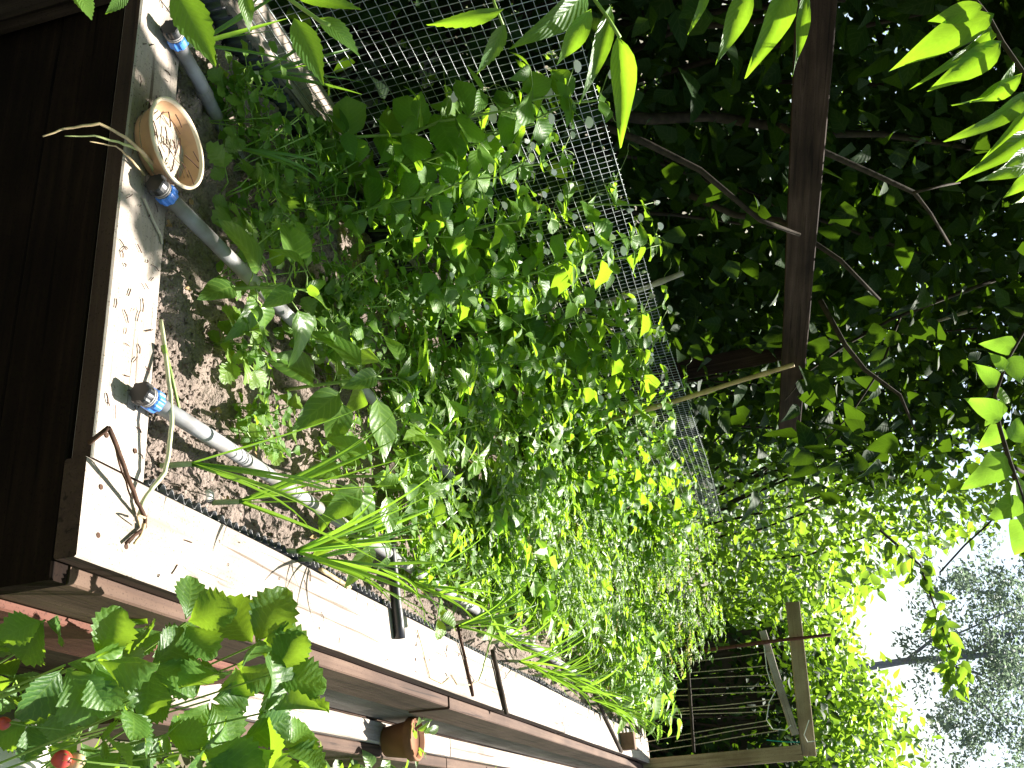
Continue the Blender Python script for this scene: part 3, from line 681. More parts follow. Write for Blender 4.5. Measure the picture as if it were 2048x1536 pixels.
# kinked grass stems over the right board
ks = empty('grass_stem', onz(960, 1300, .0), 'kinked green grass stem bent over the right board', 'grass stem')
stalk([onz(990, 1262, .10), onz(978, 1290, .08), onz(965, 1340, .04), onz(957, 1362, .012)], .0028, .002, MT['stem'], ks)
stalk([onz(957, 1362, .012), onz(940, 1370, .004), onz(915, 1368, .004), onz(903, 1350, .004)], .002, .0014, MT['straw'], ks)
ks2 = empty('dry_grass_stem', onz(850, 1330, .0), 'thin brown curved grass stem lying on the white board', 'grass stem')
stalk([onz(835, 1260, .006), onz(848, 1310, .004), onz(860, 1355, .004), onz(885, 1368, .004), onz(900, 1355, .004)], .0016, .0012, MT['straw'], ks2)
# bark bits and needles on the boards
mb = MB()
for i in range(110):
    if i < 75: x, y = random.uniform(-1.1, -.17), random.uniform(.01, .115)
    else: x, y = random.uniform(-.15, -.02), random.uniform(.02, 2.2)
    a = random.gauss(.2, .8); l = random.choice((.003, .006, .008, .011)); p = V((x, y, .0024)); e = V((math.cos(a), math.sin(a), 0))*l
    mb.tube([p-e, p+V((0, 0, .0008))+rv(.001), p+e], random.uniform(.0005, .0011), 4)
tag(mb.build('bark_litter', MT['drybark']), 'small brown bark flakes and needles scattered on the cap boards', 'litter', kind='stuff')
# pale stones on the soil
for i, (px, py, s, lb) in enumerate(((424, 990, .012, 'pale pebble on the soil beside the near pipe'), (348, 893, .006, 'tiny white pebble by the wilted leaf'), (528, 960, .006, 'small pale pebble in the sunlit furrow'))):
    c = onz(px, py, -.03); bm = bmesh.new(); bmesh.ops.create_icosphere(bm, subdivisions=3, radius=s)
    for v in bm.verts: v.co *= 1+.22*noise.noise(v.co*90+V((i, 0, 0))); v.co.z *= .75
    me = bpy.data.meshes.new('pebble'); bm.to_mesh(me); bm.free(); me.materials.append(MT['stone']); me.polygons.foreach_set('use_smooth', [True]*len(me.polygons))
    o = link('pebble', me); o.location = (c.x, c.y, soil_z(c.x, c.y)+s*.5); tag(o, lb, 'pebble')
cs = rod_on_cap((700, 1175), (640, 1138), .005, MT['straw'], 'short pale split stick lying by the black liner', name='stick', cat='stick', n=5)

random.seed(123)
for i in range(26):
    x, y = random.uniform(-1.1, -.2), .2+random.random()**1.5*1.6; z = soil_z(x, y)+.006; a = random.random()*6.28; l = random.uniform(.015, .035)
    o = link('dead_leaf', random.choice(DEAD)); o.matrix_basis = frame_M(V((x, y, z)), V((x+math.cos(a)*l, y+math.sin(a)*l, z+.003)), V((0, 0, 1))+rv(.5), 1.0); tag(o, 'small curled dead leaf lying on the bed soil', 'dead leaf', 'dead leaves on the bed soil')
# terracotta pot on the ledge
tp = V((.072, 1.84, -.302)); tpr = empty('terracotta_pot', tp, 'small terracotta pot with a wilting plant on the low ledge', 'flower pot')
mb = MB(); mb.lathe([(0, 0), (.04, 0), (.043, .004), (.054, .075), (.060, .076), (.0625, .079), (.0635, .101), (.061, .104), (.056, .104), (.054, .09), (0, .088)], 36, tp); mb.build('pot_body', MT['terra'], tpr, smooth=True)
for i in range(16):
    a = random.random()*2*PI; p = tp+V((.03*math.cos(a), .03*math.sin(a), .09)); q = p+V((math.cos(a)*random.uniform(.03, .09), math.sin(a)*random.uniform(.03, .09), random.uniform(.01, .09)))
    leaf(tpr, random.choice(('bright', 'bean')), p.lerp(q, .45), q, V((0, 0, 1))+rv(.6), 1)

# ================================================================== PLANT PROTOTYPES (built at the origin)
def regkids(root): KIDS[root.name] = [o for o in bpy.data.objects if o.parent == root]; return root
PEA = 'pea vines climbing the wire mesh'
FL = []
for k in range(2):
    mb = MB()
    for (a0, a1, r, tilt) in ((-1.2, 1.2, 1.0, .25), (.2, 1.5, .7, .9), (-1.5, -.2, .7, .9)):
        b0 = len(mb.v); mb.v.append((0, 0, 0))
        for i in range(7):
            a = a0+(a1-a0)*i/6; rr = r*(.85+.15*math.sin(PI*i/6)); mb.v.append((rr*math.sin(a), tilt*rr*.6, rr*math.cos(a)*.9+.1*k))
        for i in range(6): mb.f.append((b0, b0+1+i, b0+2+i))
    FL.append(mb.mesh('pea_flower', MT['white'], True))
def pea_proto(seed, H, name='pea_vine'):
    random.seed(seed); root = empty(name, (0, 0, 0), 'leafy pea vine with white flowers climbing the wire mesh', 'pea vine', PEA)
    n = int(H/.065); pts = [V((0, 0, 0))]; az = random.random()*6
    for i in range(n): pts.append(pts[-1]+V((random.uniform(-.016, .016), random.uniform(-.02, .02), H/n)))
    mb = MB(); mb.tube(pts, [.0042*(1-.5*i/n) for i in range(n+1)], 6, cap=False); tn = MB()
    for i in range(1, n+1):
        p = pts[i]; az += PI+random.uniform(-.5, .5); sc = (.75+.35*math.sin(PI*i/n))*(1 if i < n else .7)
        d = V((math.cos(az), math.sin(az), 0))
        for s in (-1, 1):
            e = V((math.cos(az+s*1.1), math.sin(az+s*1.1), random.uniform(-.1, .5))).normalized()*.084*sc*random.uniform(.8, 1.2)
            leaf(root, 'stip', p, p+e, V((0, 0, 1))-e*3+rv(.4)+V((.5, -.7, 0)), random.uniform(.9, 1.25))
        L = random.uniform(.06, .1)*sc; pe = p+d*L+V((0, 0, L*random.uniform(.1, .8)))
        mb.tube([p, p.lerp(pe, .5)+V((0, 0, .004)), pe], .0013, 4, cap=False)
        for q in ((.6, 1.0) if random.random() < .7 else (1.0,)):
            c = p.lerp(pe, q)
            for s in (-1, 1):
                e = (V((math.cos(az+s*1.25), math.sin(az+s*1.25), random.uniform(-.5, .4)))).normalized()*.064*sc*random.uniform(.8, 1.2)
                leaf(root, 'pea', c, c+e, V((0, 0, 1))+rv(.7), random.uniform(.9, 1.2))
        if random.random() < .6:
            t = [pe]; dd = (pe-p).normalized()
            for j in range(9):
                dd = (dd+rv(.45)+V((0, 0, .05))).normalized(); t.append(t[-1]+dd*.012)
            tn.tube(t, .0007, 3, cap=False)
        if i > n*.5 and random.random() < .6:
            fq = p+V((math.cos(az+2), math.sin(az+2), .6))*.05; mb.tube([p, fq], .001, 4, cap=False)
            s = random.uniform(.015, .021); rz = random.uniform(-1.0, .7)
            o = link('flower', random.choice(FL), root); o.matrix_basis = Matrix.Translation(fq) @ Matrix.Rotation(rz, 4, 'Z') @ Matrix.Scale(s, 4)
    mb.build('stem', MT['stem'], root, smooth=True, local=True)
    if tn.v: tn.build('tendril', MT['stem'], root, local=True)['kind'] = 'stuff'
    return regkids(root)
peas = [pea_proto(20+i, h) for i, h in enumerate((.62, .7, .56, .66, .5))]
random.seed(5)
used = set()
def plant(protos, loc, rz=None, sc=None, label=None, group=None):
    p = random.choice(protos); rz = random.random()*2*PI if rz is None else rz; sc = sc or random.uniform(.85, 1.12)
    un = [q for q in protos if q.name not in used]
    if un:
        p = un[0]; used.add(p.name); p.location = loc; p.rotation_euler.z = rz; p.scale = (sc, sc, sc)
        if label: p['label'] = label
        if group: p['group'] = group
        return p
    return copy_tree(p, loc, rz, sc, label, group)
y = .66; k = 0
while y < 4.9:
    x = -1.235+random.uniform(-.05, .06)
    lb = 'leafy pea vine nearest the camera at the left end of the mesh' if k == 0 else None
    plant(peas, (x, y, -.05), sc=random.uniform(.88, 1.18), label=lb or ('pea vine in the shaded near third of the mesh' if y < 1.6 else 'pea vine climbing the middle of the mesh by the canes' if y < 3 else 'pea vine in the sunlit far third of the mesh')); y += random.uniform(.08, .15) if y < 1.7 else random.uniform(.08, .14); k += 1
y = .75
while y < 4.6:
    plant(peas, (-1.06+random.uniform(-.08, .08), y, -.05), sc=random.uniform(.6, .95), label='shorter pea vine in the row before the mesh', group='pea vines in the second row'); y += random.uniform(.12, .2)

# pepper plants
def pepper_plant(base, H, nl, label, lean=(0, 0), seed=0, ls=.085):
    random.seed(seed); base = V(base); root = empty('pepper_plant', base, label, 'pepper plant', 'young pepper plants in the bed')
    pts = [base+V((lean[0]*t*t, lean[1]*t*t, H*t)) for t in (0, .25, .5, .75, 1)]
    mb = MB(); mb.tube(pts, [.0042, .004, .0036, .003, .002], 7); az = random.random()*6
    for i in range(nl):
        t = .35+.65*i/(nl-1); p = base+V((lean[0]*t*t, lean[1]*t*t, H*t)); az += 2.4
        e = V((math.cos(az), math.sin(az), random.uniform(.15, .6)))*random.uniform(.03, .055); q = p+e; mb.tube([p, p+e*.6+V((0, 0, .004)), q], .0014, 5)
        L = ls*random.uniform(.75, 1.2)*(1 if i < nl-3 else .65); d = V((math.cos(az+random.uniform(-.3, .3)), math.sin(az), random.uniform(-.75, .1))).normalized()
        leaf(root, 'pepper', q, q+d*L, V((0, -.7, .9))+rv(.5), random.uniform(.95, 1.2))
    for i in range(4):
        p = pts[-1]; d = V((random.uniform(-1, 1), random.uniform(-1, 1), random.uniform(.3, 1.2))).normalized(); leaf(root, 'pepper', p, p+d*ls*.45, V((0, 0, 1))+rv(.6), .9)
    mb.build('stem', MT['stem'], root, smooth=True); return root
for i, (px, py, H, nl, lean, lb, ls) in enumerate((
    (400, 588, .21, 11, (.02, .03), 'pepper plant growing beside the middle pipe', .115),
    (560, 782, .26, 11, (.0, .04), 'pepper plant with long drooping leaf between the two pipes', .125),
    (590, 962, .23, 12, (.02, .03), 'sunlit pepper plant behind the green onion clumps', .105),
    (640, 1075, .15, 9, (.02, .02), 'small bright pepper plant just left of the black tube', .09),
    (760, 985, .2, 10, (.0, .0), 'sunlit pepper plant deeper in the leafy middle of the bed', .1))):
    c = onz(px, py, -.045); pepper_plant((c.x, c.y, -.05), H, nl, lb, lean, 40+i, ls)

# celery-like and curly parsley plants
def rosette(base, kind, n, H, R, ls, label, cat, name, group, seed, tri=True):
    random.seed(seed); base = V(base); root = empty(name, base, label, cat, group); mb = MB()
    for i in range(n):
        az = 2.4*i+random.uniform(-.3, .3); t = random.uniform(.35, 1); q = base+V((math.cos(az)*R*t, math.sin(az)*R*t, H*(1.15-.5*t)*random.uniform(.8, 1.1)))
        mb.tube([base, base.lerp(q, .5)+V((0, 0, H*.2)), q], [.0022, .0018, .0012], 5)
        for s in ((-1.15, 0, 1.15) if tri else (0,)):
            d = V((math.cos(az+s), math.sin(az+s), random.uniform(-.35, .35))).normalized()*ls*random.uniform(.8, 1.15)*(1.1 if s == 0 else .85)
            leaf(root, kind, q, q+d, V((0, 0, 1))+V((0, -.35, 0))+rv(.35), random.uniform(.85, 1.1))
    mb.build('stem', MT['stem'], root, smooth=True); return root
for i, (px, py, z, n, H, R, ls, kind, lb) in enumerate((
    (430, 400, -.05, 6, .09, .08, .05, 'celery', 'celery plant with toothed leaves right of the bowl'),
    (520, 420, -.05, 11, .1, .08, .055, 'curly', 'curly yellow-green parsley clump behind the bowl'),
    (640, 650, -.05, 12, .1, .085, .055, 'curly', 'curly parsley clump in the middle of the bed'),
    (420, 690, -.05, 7, .08, .08, .05, 'celery', 'celery plant with toothed leaves on the dark soil'),
    (505, 835, -.05, 6, .07, .08, .045, 'celery', 'celery plant on the sunlit soil between the pipes'),
    (600, 700, -.05, 8, .10, .08, .04, 'celery', 'bright celery plant against the middle pipe'),
    (430, 250, -.05, 8, .09, .10, .04, 'celery', 'shaded celery plant left of the bowl by the back board'))):
    c = onz(px, py, z); rosette((c.x, c.y, z), kind, n, H, R, ls, lb, 'parsley' if kind == 'curly' else 'celery', 'parsley_plant' if kind == 'curly' else 'celery_plant', None, 60+i)

# low clover-like seedlings in the shade behind the bowl
def seedling(seed):
    random.seed(seed); root = empty('seedling', (0, 0, 0), 'small round-leaved seedling in the shaded rear of the bed', 'seedling', 'round-leaved seedlings in the shade'); mb = MB()
    for s in range(3):
        a = random.random()*6; pts = [V((0, 0, 0))]
        for j in range(5): pts.append(pts[-1]+V((math.cos(a)*.014, math.sin(a)*.014, .028)))
        mb.tube(pts, .0013, 4, cap=False)
        for p in pts[1:]:
            for q in (0, PI):
                b_ = a+PI/2+q+random.uniform(-.4, .4); e = V((math.cos(b_), math.sin(b_), random.uniform(-.1, .5))).normalized()*random.uniform(.022, .036); c = p+e*.5; mb.tube([p, c], .0008, 3, cap=False)
                leaf(root, 'stip', c, c+e, V((0, 0, 1))+rv(.4), 1.0)
    mb.build('stem', MT['stem'], root, local=True); return regkids(root)
seeds = [seedling(i) for i in (81, 82, 83)]
random.seed(9)
for i in range(72):
    if i < 26: x, y = random.uniform(-1.22, -.82), random.uniform(.2, 1.5)
    elif i < 46: x, y = random.uniform(-1.1, -.3), random.uniform(1.0, 2.6)
    else: x, y = random.uniform(-.9, -.36), random.uniform(.35, 1.5)
    plant(seeds, (x, y, -.05), sc=random.uniform(.7, 1.25), label='small round-leaved seedling in the shaded rear of the bed' if i < 26 else ('small round-leaved seedling among the herbs' if i < 46 else 'small seedling on the sunny soil between the pipes'), group='round-leaved seedlings in the shade' if i < 26 else 'round-leaved seedlings among the herbs' if i < 46 else 'seedlings between the pipes')

# herb plants in the middle of the bed
CMP = [compound_mesh('herb_leaf', MT['herb'], 3, .46, P_ovate, .4, s) for s in range(3)]
CMF = [compound_mesh('fine_herb_leaf', MT['herb'], 5, .3, P_lance, .3, 10+s, 0.1, .35, 3) for s in range(3)]
YEL = compound_mesh('yellowed_leaf', MT['yellow'], 3, .4, P_ovate, .36, 77)
def herb(seed, H, n, ls, meshes, name, label, cat, group):
    random.seed(seed); root = empty(name, (0, 0, 0), label, cat, group); mb = MB(); br = []
    mb.tube([(0, 0, 0), (random.uniform(-.02, .02), random.uniform(-.02, .02), H*.5), (random.uniform(-.03, .03), random.uniform(-.03, .03), H)], [.0035, .0028, .0015], 5, cap=False)
    for i in range(n):
        t = .12+.88*i/n; p = V((0, 0, H*t)); az = i*2.4+random.uniform(-.4, .4)
        d = V((math.cos(az), math.sin(az), random.uniform(.0, .9))).normalized()*ls*random.uniform(.75, 1.2)*(1.1-.4*t)
        o = link('leaf', random.choice(meshes) if random.random() > .05 or len(meshes) < 3 else YEL, root); o.matrix_basis = frame_M(p, p+d, V((0, 0, 1))+rv(.4))
    mb.build('stem', MT['stem'], root, local=True); return regkids(root)
G1, G2, G3 = 'leafy herbs in the sunlit middle of the bed', 'feathery herbs farther along the bed', 'tall leafy plants at the far end'
L1, L2, L3 = 'leafy green herb in the crowded middle of the bed', 'feathery fine-leaved herb in the far half of the bed', 'tall fine-leaved plant at the far end of the bed'
hA = [herb(101+i, .2, 14, .15, CMP, 'herb_plant', L1, 'herb', G1) for i in range(4)]
hB = [herb(111+i, .26, 18, .13, CMF+CMP[:2], 'feathery_herb', L2, 'herb', G2) for i in range(4)]
hC = [herb(121+i, .62, 30, .14, CMF+CMP[:1], 'tall_herb', L3, 'herb', G3) for i in range(3)]
random.seed(15)
for i in range(52): plant(hA, (random.uniform(-.95, -.36), 1.25+random.random()*1.7, -.05), sc=random.uniform(.6, 1.05), label=L1, group=G1)
VOID = [(-.78, 2.75, .16), (-.5, 3.0, .14), (-.85, 3.5, .16), (-.45, 2.2, .12), (-.62, 3.95, .14)]
for i in range(84):
    px_, py_ = random.uniform(-1.15, -.3), 2.3+random.random()*2.7
    if any((px_-a)**2+((py_-b_)*.8)**2 < r*r for a, b_, r in VOID): continue
    plant(hB, (px_, py_, -.05), sc=random.uniform(.6, 1.3), label=L2, group=G2)
for i in range(24): plant(hC, (random.uniform(-1.25, -.5), 4.2+random.random()*.95, -.05), sc=random.uniform(.75, 1.15), label=L3, group=G3)

hD = [herb(131+i, .3, 11, .22, [compound_mesh('tomato_leaf', MT['bean'] if i else MT['herb'], 2, .55, P_ovate, .42, 30+i, .2, .5)], 'tomato_plant', 'young tomato plant with drooping leaves among the herbs', 'tomato plant', 'young tomato plants among the herbs') for i in range(3)]
random.seed(19)
for i in range(15): plant(hD, (random.uniform(-1.0, -.38), 1.15+i*.26, -.05), sc=random.uniform(.7, 1.1), label='young tomato plant with drooping leaves among the herbs')
# green onions along the right board
def blade(p, d, L, droop, w, flat=.45):
    mb = MB(); pts = []; n = 9; c = V(p); d = V(d).normalized(); pts = [c.copy()]
    for i in range(n):
        d = (d+V((0, 0, -droop*(i/n)))).normalized(); c = c+d*(L/n); pts.append(c.copy())
    side = V((random.uniform(-1, 1), random.uniform(-1, 1), 0)).normalized()
    for i, p in enumerate(pts):
        t = (pts[min(i+1, n)]-pts[max(i-1, 0)]).normalized(); x = t.cross(side).normalized(); z = x.cross(t); r = w*1.25*(.75+.25*min(1, i/2))*(1-(i/n)**2.2*.94)
        mb.v += [tuple(p-x*r+z*r*.6), tuple(p), tuple(p+x*r+z*r*.6)]
    for i in range(n):
        for c_ in (0, 1): a = i*3+c_; mb.f.append((a, a+1, a+4, a+3))
    return mb
def onion(base, nb, H, label, seed, group=None, lean=(0, 0), w=.0038):
    random.seed(seed); base = V(base); root = empty('green_onion', base, label, 'green onion', group or 'green onions along the right board')
    mb = MB(); t0 = base+V((lean[0]*.04, lean[1]*.04, .04)); mb.tube([base-V((0, 0, .01)), base.lerp(t0, .5), t0], [.005, .0055, .005], 8, cap=False); mb.build('stem', plain_onion, root, smooth=True)
    for i in range(nb):
        a = random.random()*2*PI; d = V((math.cos(a)*.42+lean[0], math.sin(a)*.42+lean[1], 1))
        blade(t0, d, H*random.uniform(.6, 1.1), random.uniform(.05, .32), w*random.uniform(.7, 1.15)).build('leaf', MT['onion'], root, smooth=True)
    return root
plain_onion = plain('onion_stem', (.34, .42, .2), .4, .5, var=.2)
onions = [((332, 930), 7, .34, 'green onion clump at the near corner of the bed', (.0, .35)), ((432, 1004), 9, .33, 'green onion clump beside the end of the near pipe', (.05, .3)),
          ((552, 1103), 13, .32, 'bushy green onion clump against the corrugated liner', (.05, .25)), ((585, 1118), 9, .3, 'green onion clump just beyond the bushy one', (.1, .3)),
          ((345, 95), 6, .30, 'shaded green onion clump by the left pipe', (-.2, .35)), ((480, 150), 5, .28, 'dark green onion clump at the foot of the mesh', (-.1, .3)),
          ((440, 300), 4, .24, 'thin green onion behind the bowl', (-.1, .4))]
for i, (q, nb, H, lb, ln) in enumerate(onions):
    c = onz(*q, -.035); onion((c.x, c.y, -.035), nb, H, lb, 200+i, lean=ln)
random.seed(31)
for i in range(27):
    y = .92+i*.145+random.uniform(-.05, .05)
    onion((-.225+random.uniform(-.035, .03), y, -.04), random.randint(5, 8), random.uniform(.2, .3), 'thick row of green onion leaves against the far right board', 230+i, 'green onions in the far right row', lean=(random.uniform(-.2, .25), random.uniform(-.1, .3)), w=.004)
# strawberry seedling by the black tube
def trifoliate(root, c, toward, size, nrm, mbst, base, up=.03):
    mbst.tube([base, base.lerp(c, .5)+V((0, 0, up)), c], [.0024, .002, .0015], 6, cap=False)
    t = V(toward).normalized(); n = V(nrm).normalized(); s = n.cross(t).normalized()
    for a, k in ((0, 1.05), (1.15, .92), (-1.15, .92)):
        d = t*math.cos(a)+s*math.sin(a)+n*random.uniform(-.2, .15); leaf(root, 'berry', c+d*.004, c+d*size*k*1.1, n+rv(.45), random.uniform(.92, 1.12))
random.seed(70)
st = empty('strawberry_runner', onz(830, 1180, -.02), 'single strawberry leaf beside the black tube over the right board', 'strawberry'); mb = MB()
c = onz(875, 1235, .075); trifoliate(st, c, (.2, .6, .3), .055, (-.2, -.2, 1), mb, onz(845, 1170, -.03)); mb.build('stem', MT['stem'], st, smooth=True)
# bean plants at the far right
def bean(seed):
    random.seed(seed); root = empty('bean_plant', (0, 0, 0), 'broad-leaved bean plant at the far right of the bed', 'bean plant', 'broad-leaved bean plants at the far right'); mb = MB()
    for i in range(14):
        a = random.random()*6.28; q = V((math.cos(a)*random.uniform(.02, .16), math.sin(a)*random.uniform(.02, .16), random.uniform(.06, .34))); mb.tube([(0, 0, 0), q*.5+V((0, 0, .03)), q], .0022, 5, cap=False)
        d = V((math.cos(a), math.sin(a), random.uniform(-.5, .2))).normalized(); leaf(root, 'bean', q, q+d*random.uniform(.07, .11), V((.1, -.3, 1))+rv(.5), random.uniform(.9, 1.1))
    mb.build('stem', MT['stem'], root, local=True); return regkids(root)
beans = [bean(140), bean(141)]
random.seed(77)
for (px, py, z) in ((1230, 1400, -.05), (1270, 1425, -.05), (1180, 1350, -.05), (1250, 1350, -.05), (1290, 1400, -.05), (1285, 1335, -.05), (1200, 1300, -.05)):
    c = onz(px, py, z); c.x = max(-1.2, min(-.22, c.x)); c.y = min(5.15, c.y); plant(beans, c, sc=random.uniform(.85, 1.2), label='broad-leaved bean plant at the far right of the bed')

# ================================================================== STRAWBERRIES AT THE NEAR RIGHT CORNER
def straw_plant(base, leaves, label, seed):
    random.seed(seed); base = V(base); root = empty('strawberry_plant', base, label, 'strawberry plant', 'strawberry plants beside the near corner'); mb = MB()
    for (px, py, d, ang, size) in leaves:
        c = at(px, py, d); a = math.radians(ang)  # direction the middle leaflet points, seen in the photo
        t = U_*math.cos(a)+R_*math.sin(a); n = (CAM-c).normalized()*.5+V((0, .0, .75))+rv(.75)
        trifoliate(root, c, t, size, n, mb, base)
    mb.build('stem', MT['stem'], root, smooth=True); return root
straw_plant((.2, .42, GZ), ((508, 1290, 1.5, -60, .085), (540, 1350, 1.46, 10, .08), (370, 1245, 1.42, -20, .07), (470, 1330, 1.5, 30, .075), (420, 1400, 1.5, 60, .07)), 'strawberry plant with the topmost spotted leaf over the right board', 300)
straw_plant((.24, .3, GZ), ((530, 1425, 1.42, -10, .085), (480, 1480, 1.4, 50, .08), (300, 1330, 1.36, 20, .07), (440, 1345, 1.4, 180, .065), (400, 1500, 1.38, 20, .075)), 'strawberry plant with a big shiny leaf nearest the bottom edge', 301)
straw_plant((.22, .1, GZ), ((130, 1330, 1.26, 60, .08), (190, 1320, 1.28, 10, .075), (90, 1240, 1.34, 120, .06), (60, 1290, 1.4, 180, .06), (230, 1300, 1.38, -20, .06)), 'dark strawberry plant in the shade of the near corner', 302)
straw_plant((.3, .15, GZ), ((260, 1420, 1.3, 60, .06), (200, 1470, 1.35, 30, .06), (330, 1470, 1.4, 0, .06), (120, 1400, 1.42, 100, .055), (60, 1440, 1.4, 150, .055)), 'strawberry plant with red fruit by the bottom left corner', 303)
straw_plant((.34, .32, GZ), ((560, 1500, 1.55, 20, .07), (350, 1400, 1.5, 200, .06), (250, 1500, 1.45, 80, .065), (400, 1440, 1.6, 90, .06), (160, 1480, 1.5, 140, .06), (330, 1260, 1.55, 90, .055)), 'strawberry plant hidden low behind the shiny-leaved one', 304)
straw_plant((.2, .65, GZ), ((300, 1250, 1.6, 150, .05), (240, 1270, 1.62, 60, .05), (200, 1380, 1.6, 40, .06), (100, 1350, 1.6, 120, .06), (30, 1360, 1.55, 160, .05)), 'low strawberry plant against the reddish plank', 305)
for (px, py, d, s, mat, lb) in ((122, 1519, 1.24, .0115, 'berry', 'ripe red strawberry hanging at the bottom edge'), (150, 1523, 1.26, .011, 'paleberry', 'unripe pale strawberry beside the red one'), (6, 1447, 1.35, .009, 'berry', 'small red strawberry at the left image edge')):
    c = at(px, py, d); bm = bmesh.new(); bmesh.ops.create_uvsphere(bm, u_segments=20, v_segments=14, radius=s)
    for v in bm.verts:
        k = v.co.z/s; v.co.x *= 1-.35*max(0, -k); v.co.y *= 1-.35*max(0, -k); v.co.z *= 1.2; v.co *= 1+.03*math.sin(v.co.z*1800)*math.sin(math.atan2(v.co.y, v.co.x)*9)
    me = bpy.data.meshes.new('fruit'); bm.to_mesh(me); bm.free(); me.materials.append(MT[mat]); me.polygons.foreach_set('use_smooth', [True]*len(me.polygons))
    rt = empty('strawberry', c, lb, 'strawberry'); o = link('fruit', me, rt)
    for k in range(6): leaf(rt, 'bright', c+V((0, 0, s*1.15)), c+V((math.cos(k)*s*.9, math.sin(k)*s*.9, s*.9)), V((0, 0, 1)), .6, 'sepal')
    m2 = MB(); m2.tube([c+V((0, 0, s*1.2)), c+V((.005, .01, .03)), c+V((.01, .05, .06))], .001, 5); m2.build('stalk', MT['stem'], rt)
# old grey boards and a pale stone under the strawberries
ob = empty('old_boards', (.45, .35, GZ), 'old grey weathered boards lying on the ground under the strawberries', 'boards')
for k in range(3): board('plank', (.3+k*.13, -.1, GZ+.06), (.33+k*.13, .9, GZ+.06), .115, .03, (0, 0, 1), MT['grey'], ob, 6)
c = at(30, 1505, 1.55); bm = bmesh.new(); bmesh.ops.create_icosphere(bm, subdivisions=4, radius=.05)
for v in bm.verts: v.co *= 1+.25*noise.noise(v.co*25)
me = bpy.data.meshes.new('stone'); bm.to_mesh(me); bm.free(); me.materials.append(MT['stone']); me.polygons.foreach_set('use_smooth', [True]*len(me.polygons)); o = link('stone', me); o.location = (c.x, c.y, c.z); tag(o, 'pale sunlit stone at the bottom left under strawberry leaves', 'stone')

# weeds and grass on the ground to the right of the bed
def scatter(N, fx, fy, z0, z1, rg): return np.stack([rg.uniform(*fx, N), rg.uniform(*fy, N), rg.uniform(z0, z1, N)], 1)
rg = np.random.default_rng(3)
o = stuff_leaves('ground_weeds', MT['bright'], np.concatenate([scatter(9000, (.13, 1.3), (-.2, 7), GZ, GZ+.16, rg), scatter(1800, (.14, .8), (-.3, 2.2), GZ+.05, GZ+.26, rg)]), .04, T_ov, None, seed=4); tag(o, 'low sunlit weeds covering the ground right of the bed', 'weeds')
o = stuff_leaves('meadow_cover', MT['bright'], np.concatenate([scatter(9000, (-9, 6), (5.6, 16), GZ, GZ+.3, rg), scatter(3000, (-5, -1.6), (-1, 6), GZ, GZ+.2, rg)]), .07, T_ov, None, seed=5); tag(o, 'rough low greenery covering the ground behind the bed', 'ground cover')
def weed(seed):
    random.seed(seed); root = empty('weed_plant', (0, 0, 0), 'pointed-leaf weed sprouting beside the low ledge', 'weed', 'weeds growing along the low ledge'); mb = MB(); mb.tube([(0, 0, 0), (.01, 0, .15), (0, .01, .26)], .002, 5, cap=False)
    for i in range(9):
        a = i*2.4; p = V((0, 0, .06+.022*i)); d = V((math.cos(a), math.sin(a), random.uniform(.1, .9))).normalized(); leaf(root, 'bright', p, p+d*random.uniform(.05, .09), V((0, 0, 1))+rv(.4), 1.0)
    mb.build('stem', MT['stem'], root, local=True); return regkids(root)
weeds = [weed(150), weed(151)]
random.seed(33)
for i in range(26):
    plant(weeds, (random.uniform(.13, .45), .9+i*.17, GZ+random.uniform(0, .05)), sc=random.uniform(.8, 1.3))

# ================================================================== FOREGROUND TREE (its branches reach in from the left and overhead)
ft = empty('broadleaf_tree', (-2.3, -.75, GZ), 'broad-leaved tree whose bright backlit leaves hang in from the top edge', 'tree')
random.seed(44)
mb = MB(); tb = V((-2.3, -.75, GZ)); mb.tube([tb, tb+V((.05, .03, 1)), tb+V((.15, .2, 2)), tb+V((.2, .5, 2.9))], [.09, .075, .06, .045], 12)
limbs = [((-2.2, -.55, 1.35), (-1.5, -.4, 1.7), (-.9, -.1, 1.75), (-.35, .0, 1.72)), ((-2.15, -.5, 1.6), (-1.8, .8, 2.35), (-1.3, 2.0, 2.6), (-.8, 3.0, 2.6)), ((-2.12, -.4, 1.9), (-1.4, .6, 2.6), (-.7, 1.6, 2.8), (-.4, 2.4, 2.7)), ((-2.2, -.6, 1.2), (-1.5, -.55, .95), (-.9, -.5, .75), (-.62, -.42, .62)), ((-2.2, -.6, 1.5), (-1.4, -.5, 1.4), (-.9, -.35, 1.35), (-.6, -.25, 1.3)), ((-2.1, -.3, 2.2), (-2.3, 1.2, 2.7), (-2.3, 2.4, 2.8), (-2.0, 3.4, 2.7))]
for l in limbs: mb.tube(l, [.03, .02, .012, .006], 8)
mb.build('trunk', MT['bark'], ft, smooth=True)
def twig(pts, d, r=.0018, mat='stem', parent=ft):
    m2 = MB(); m2.tube([at(x, y, d) for x, y in pts], r, 6); return m2.build('twig', MT[mat], parent, smooth=True)
dA = .85
twig([(300, -120), (420, -60), (560, -15), (640, 42), (660, 50)], dA); twig([(980, -80), (988, 5), (1008, 55)], dA+.1, .0014); 
for p0, p1, w, kd in (((350, -22), (433, 130), 66, 'serr'), ((150, -25), (187, 38), 44, 'serr'), ((255, -22), (219, 38), 26, 'serr'), ((486, -22), (503, 62), 28, 'lance'), ((588, 36), (650, 168), 52, 'serr'), ((638, 36), (730, 98), 46, 'serr'), ((590, -5), (725, 8), 30, 'serr'), ((1008, 18), (846, 70), 28, 'serr'), ((1010, 48), (962, 152), 34, 'serr')):
    heroleaf(ft, kd, p0, p1, w, dA+random.uniform(-.03, .05), dim=(w > 60 or w == 52))
dB = .95
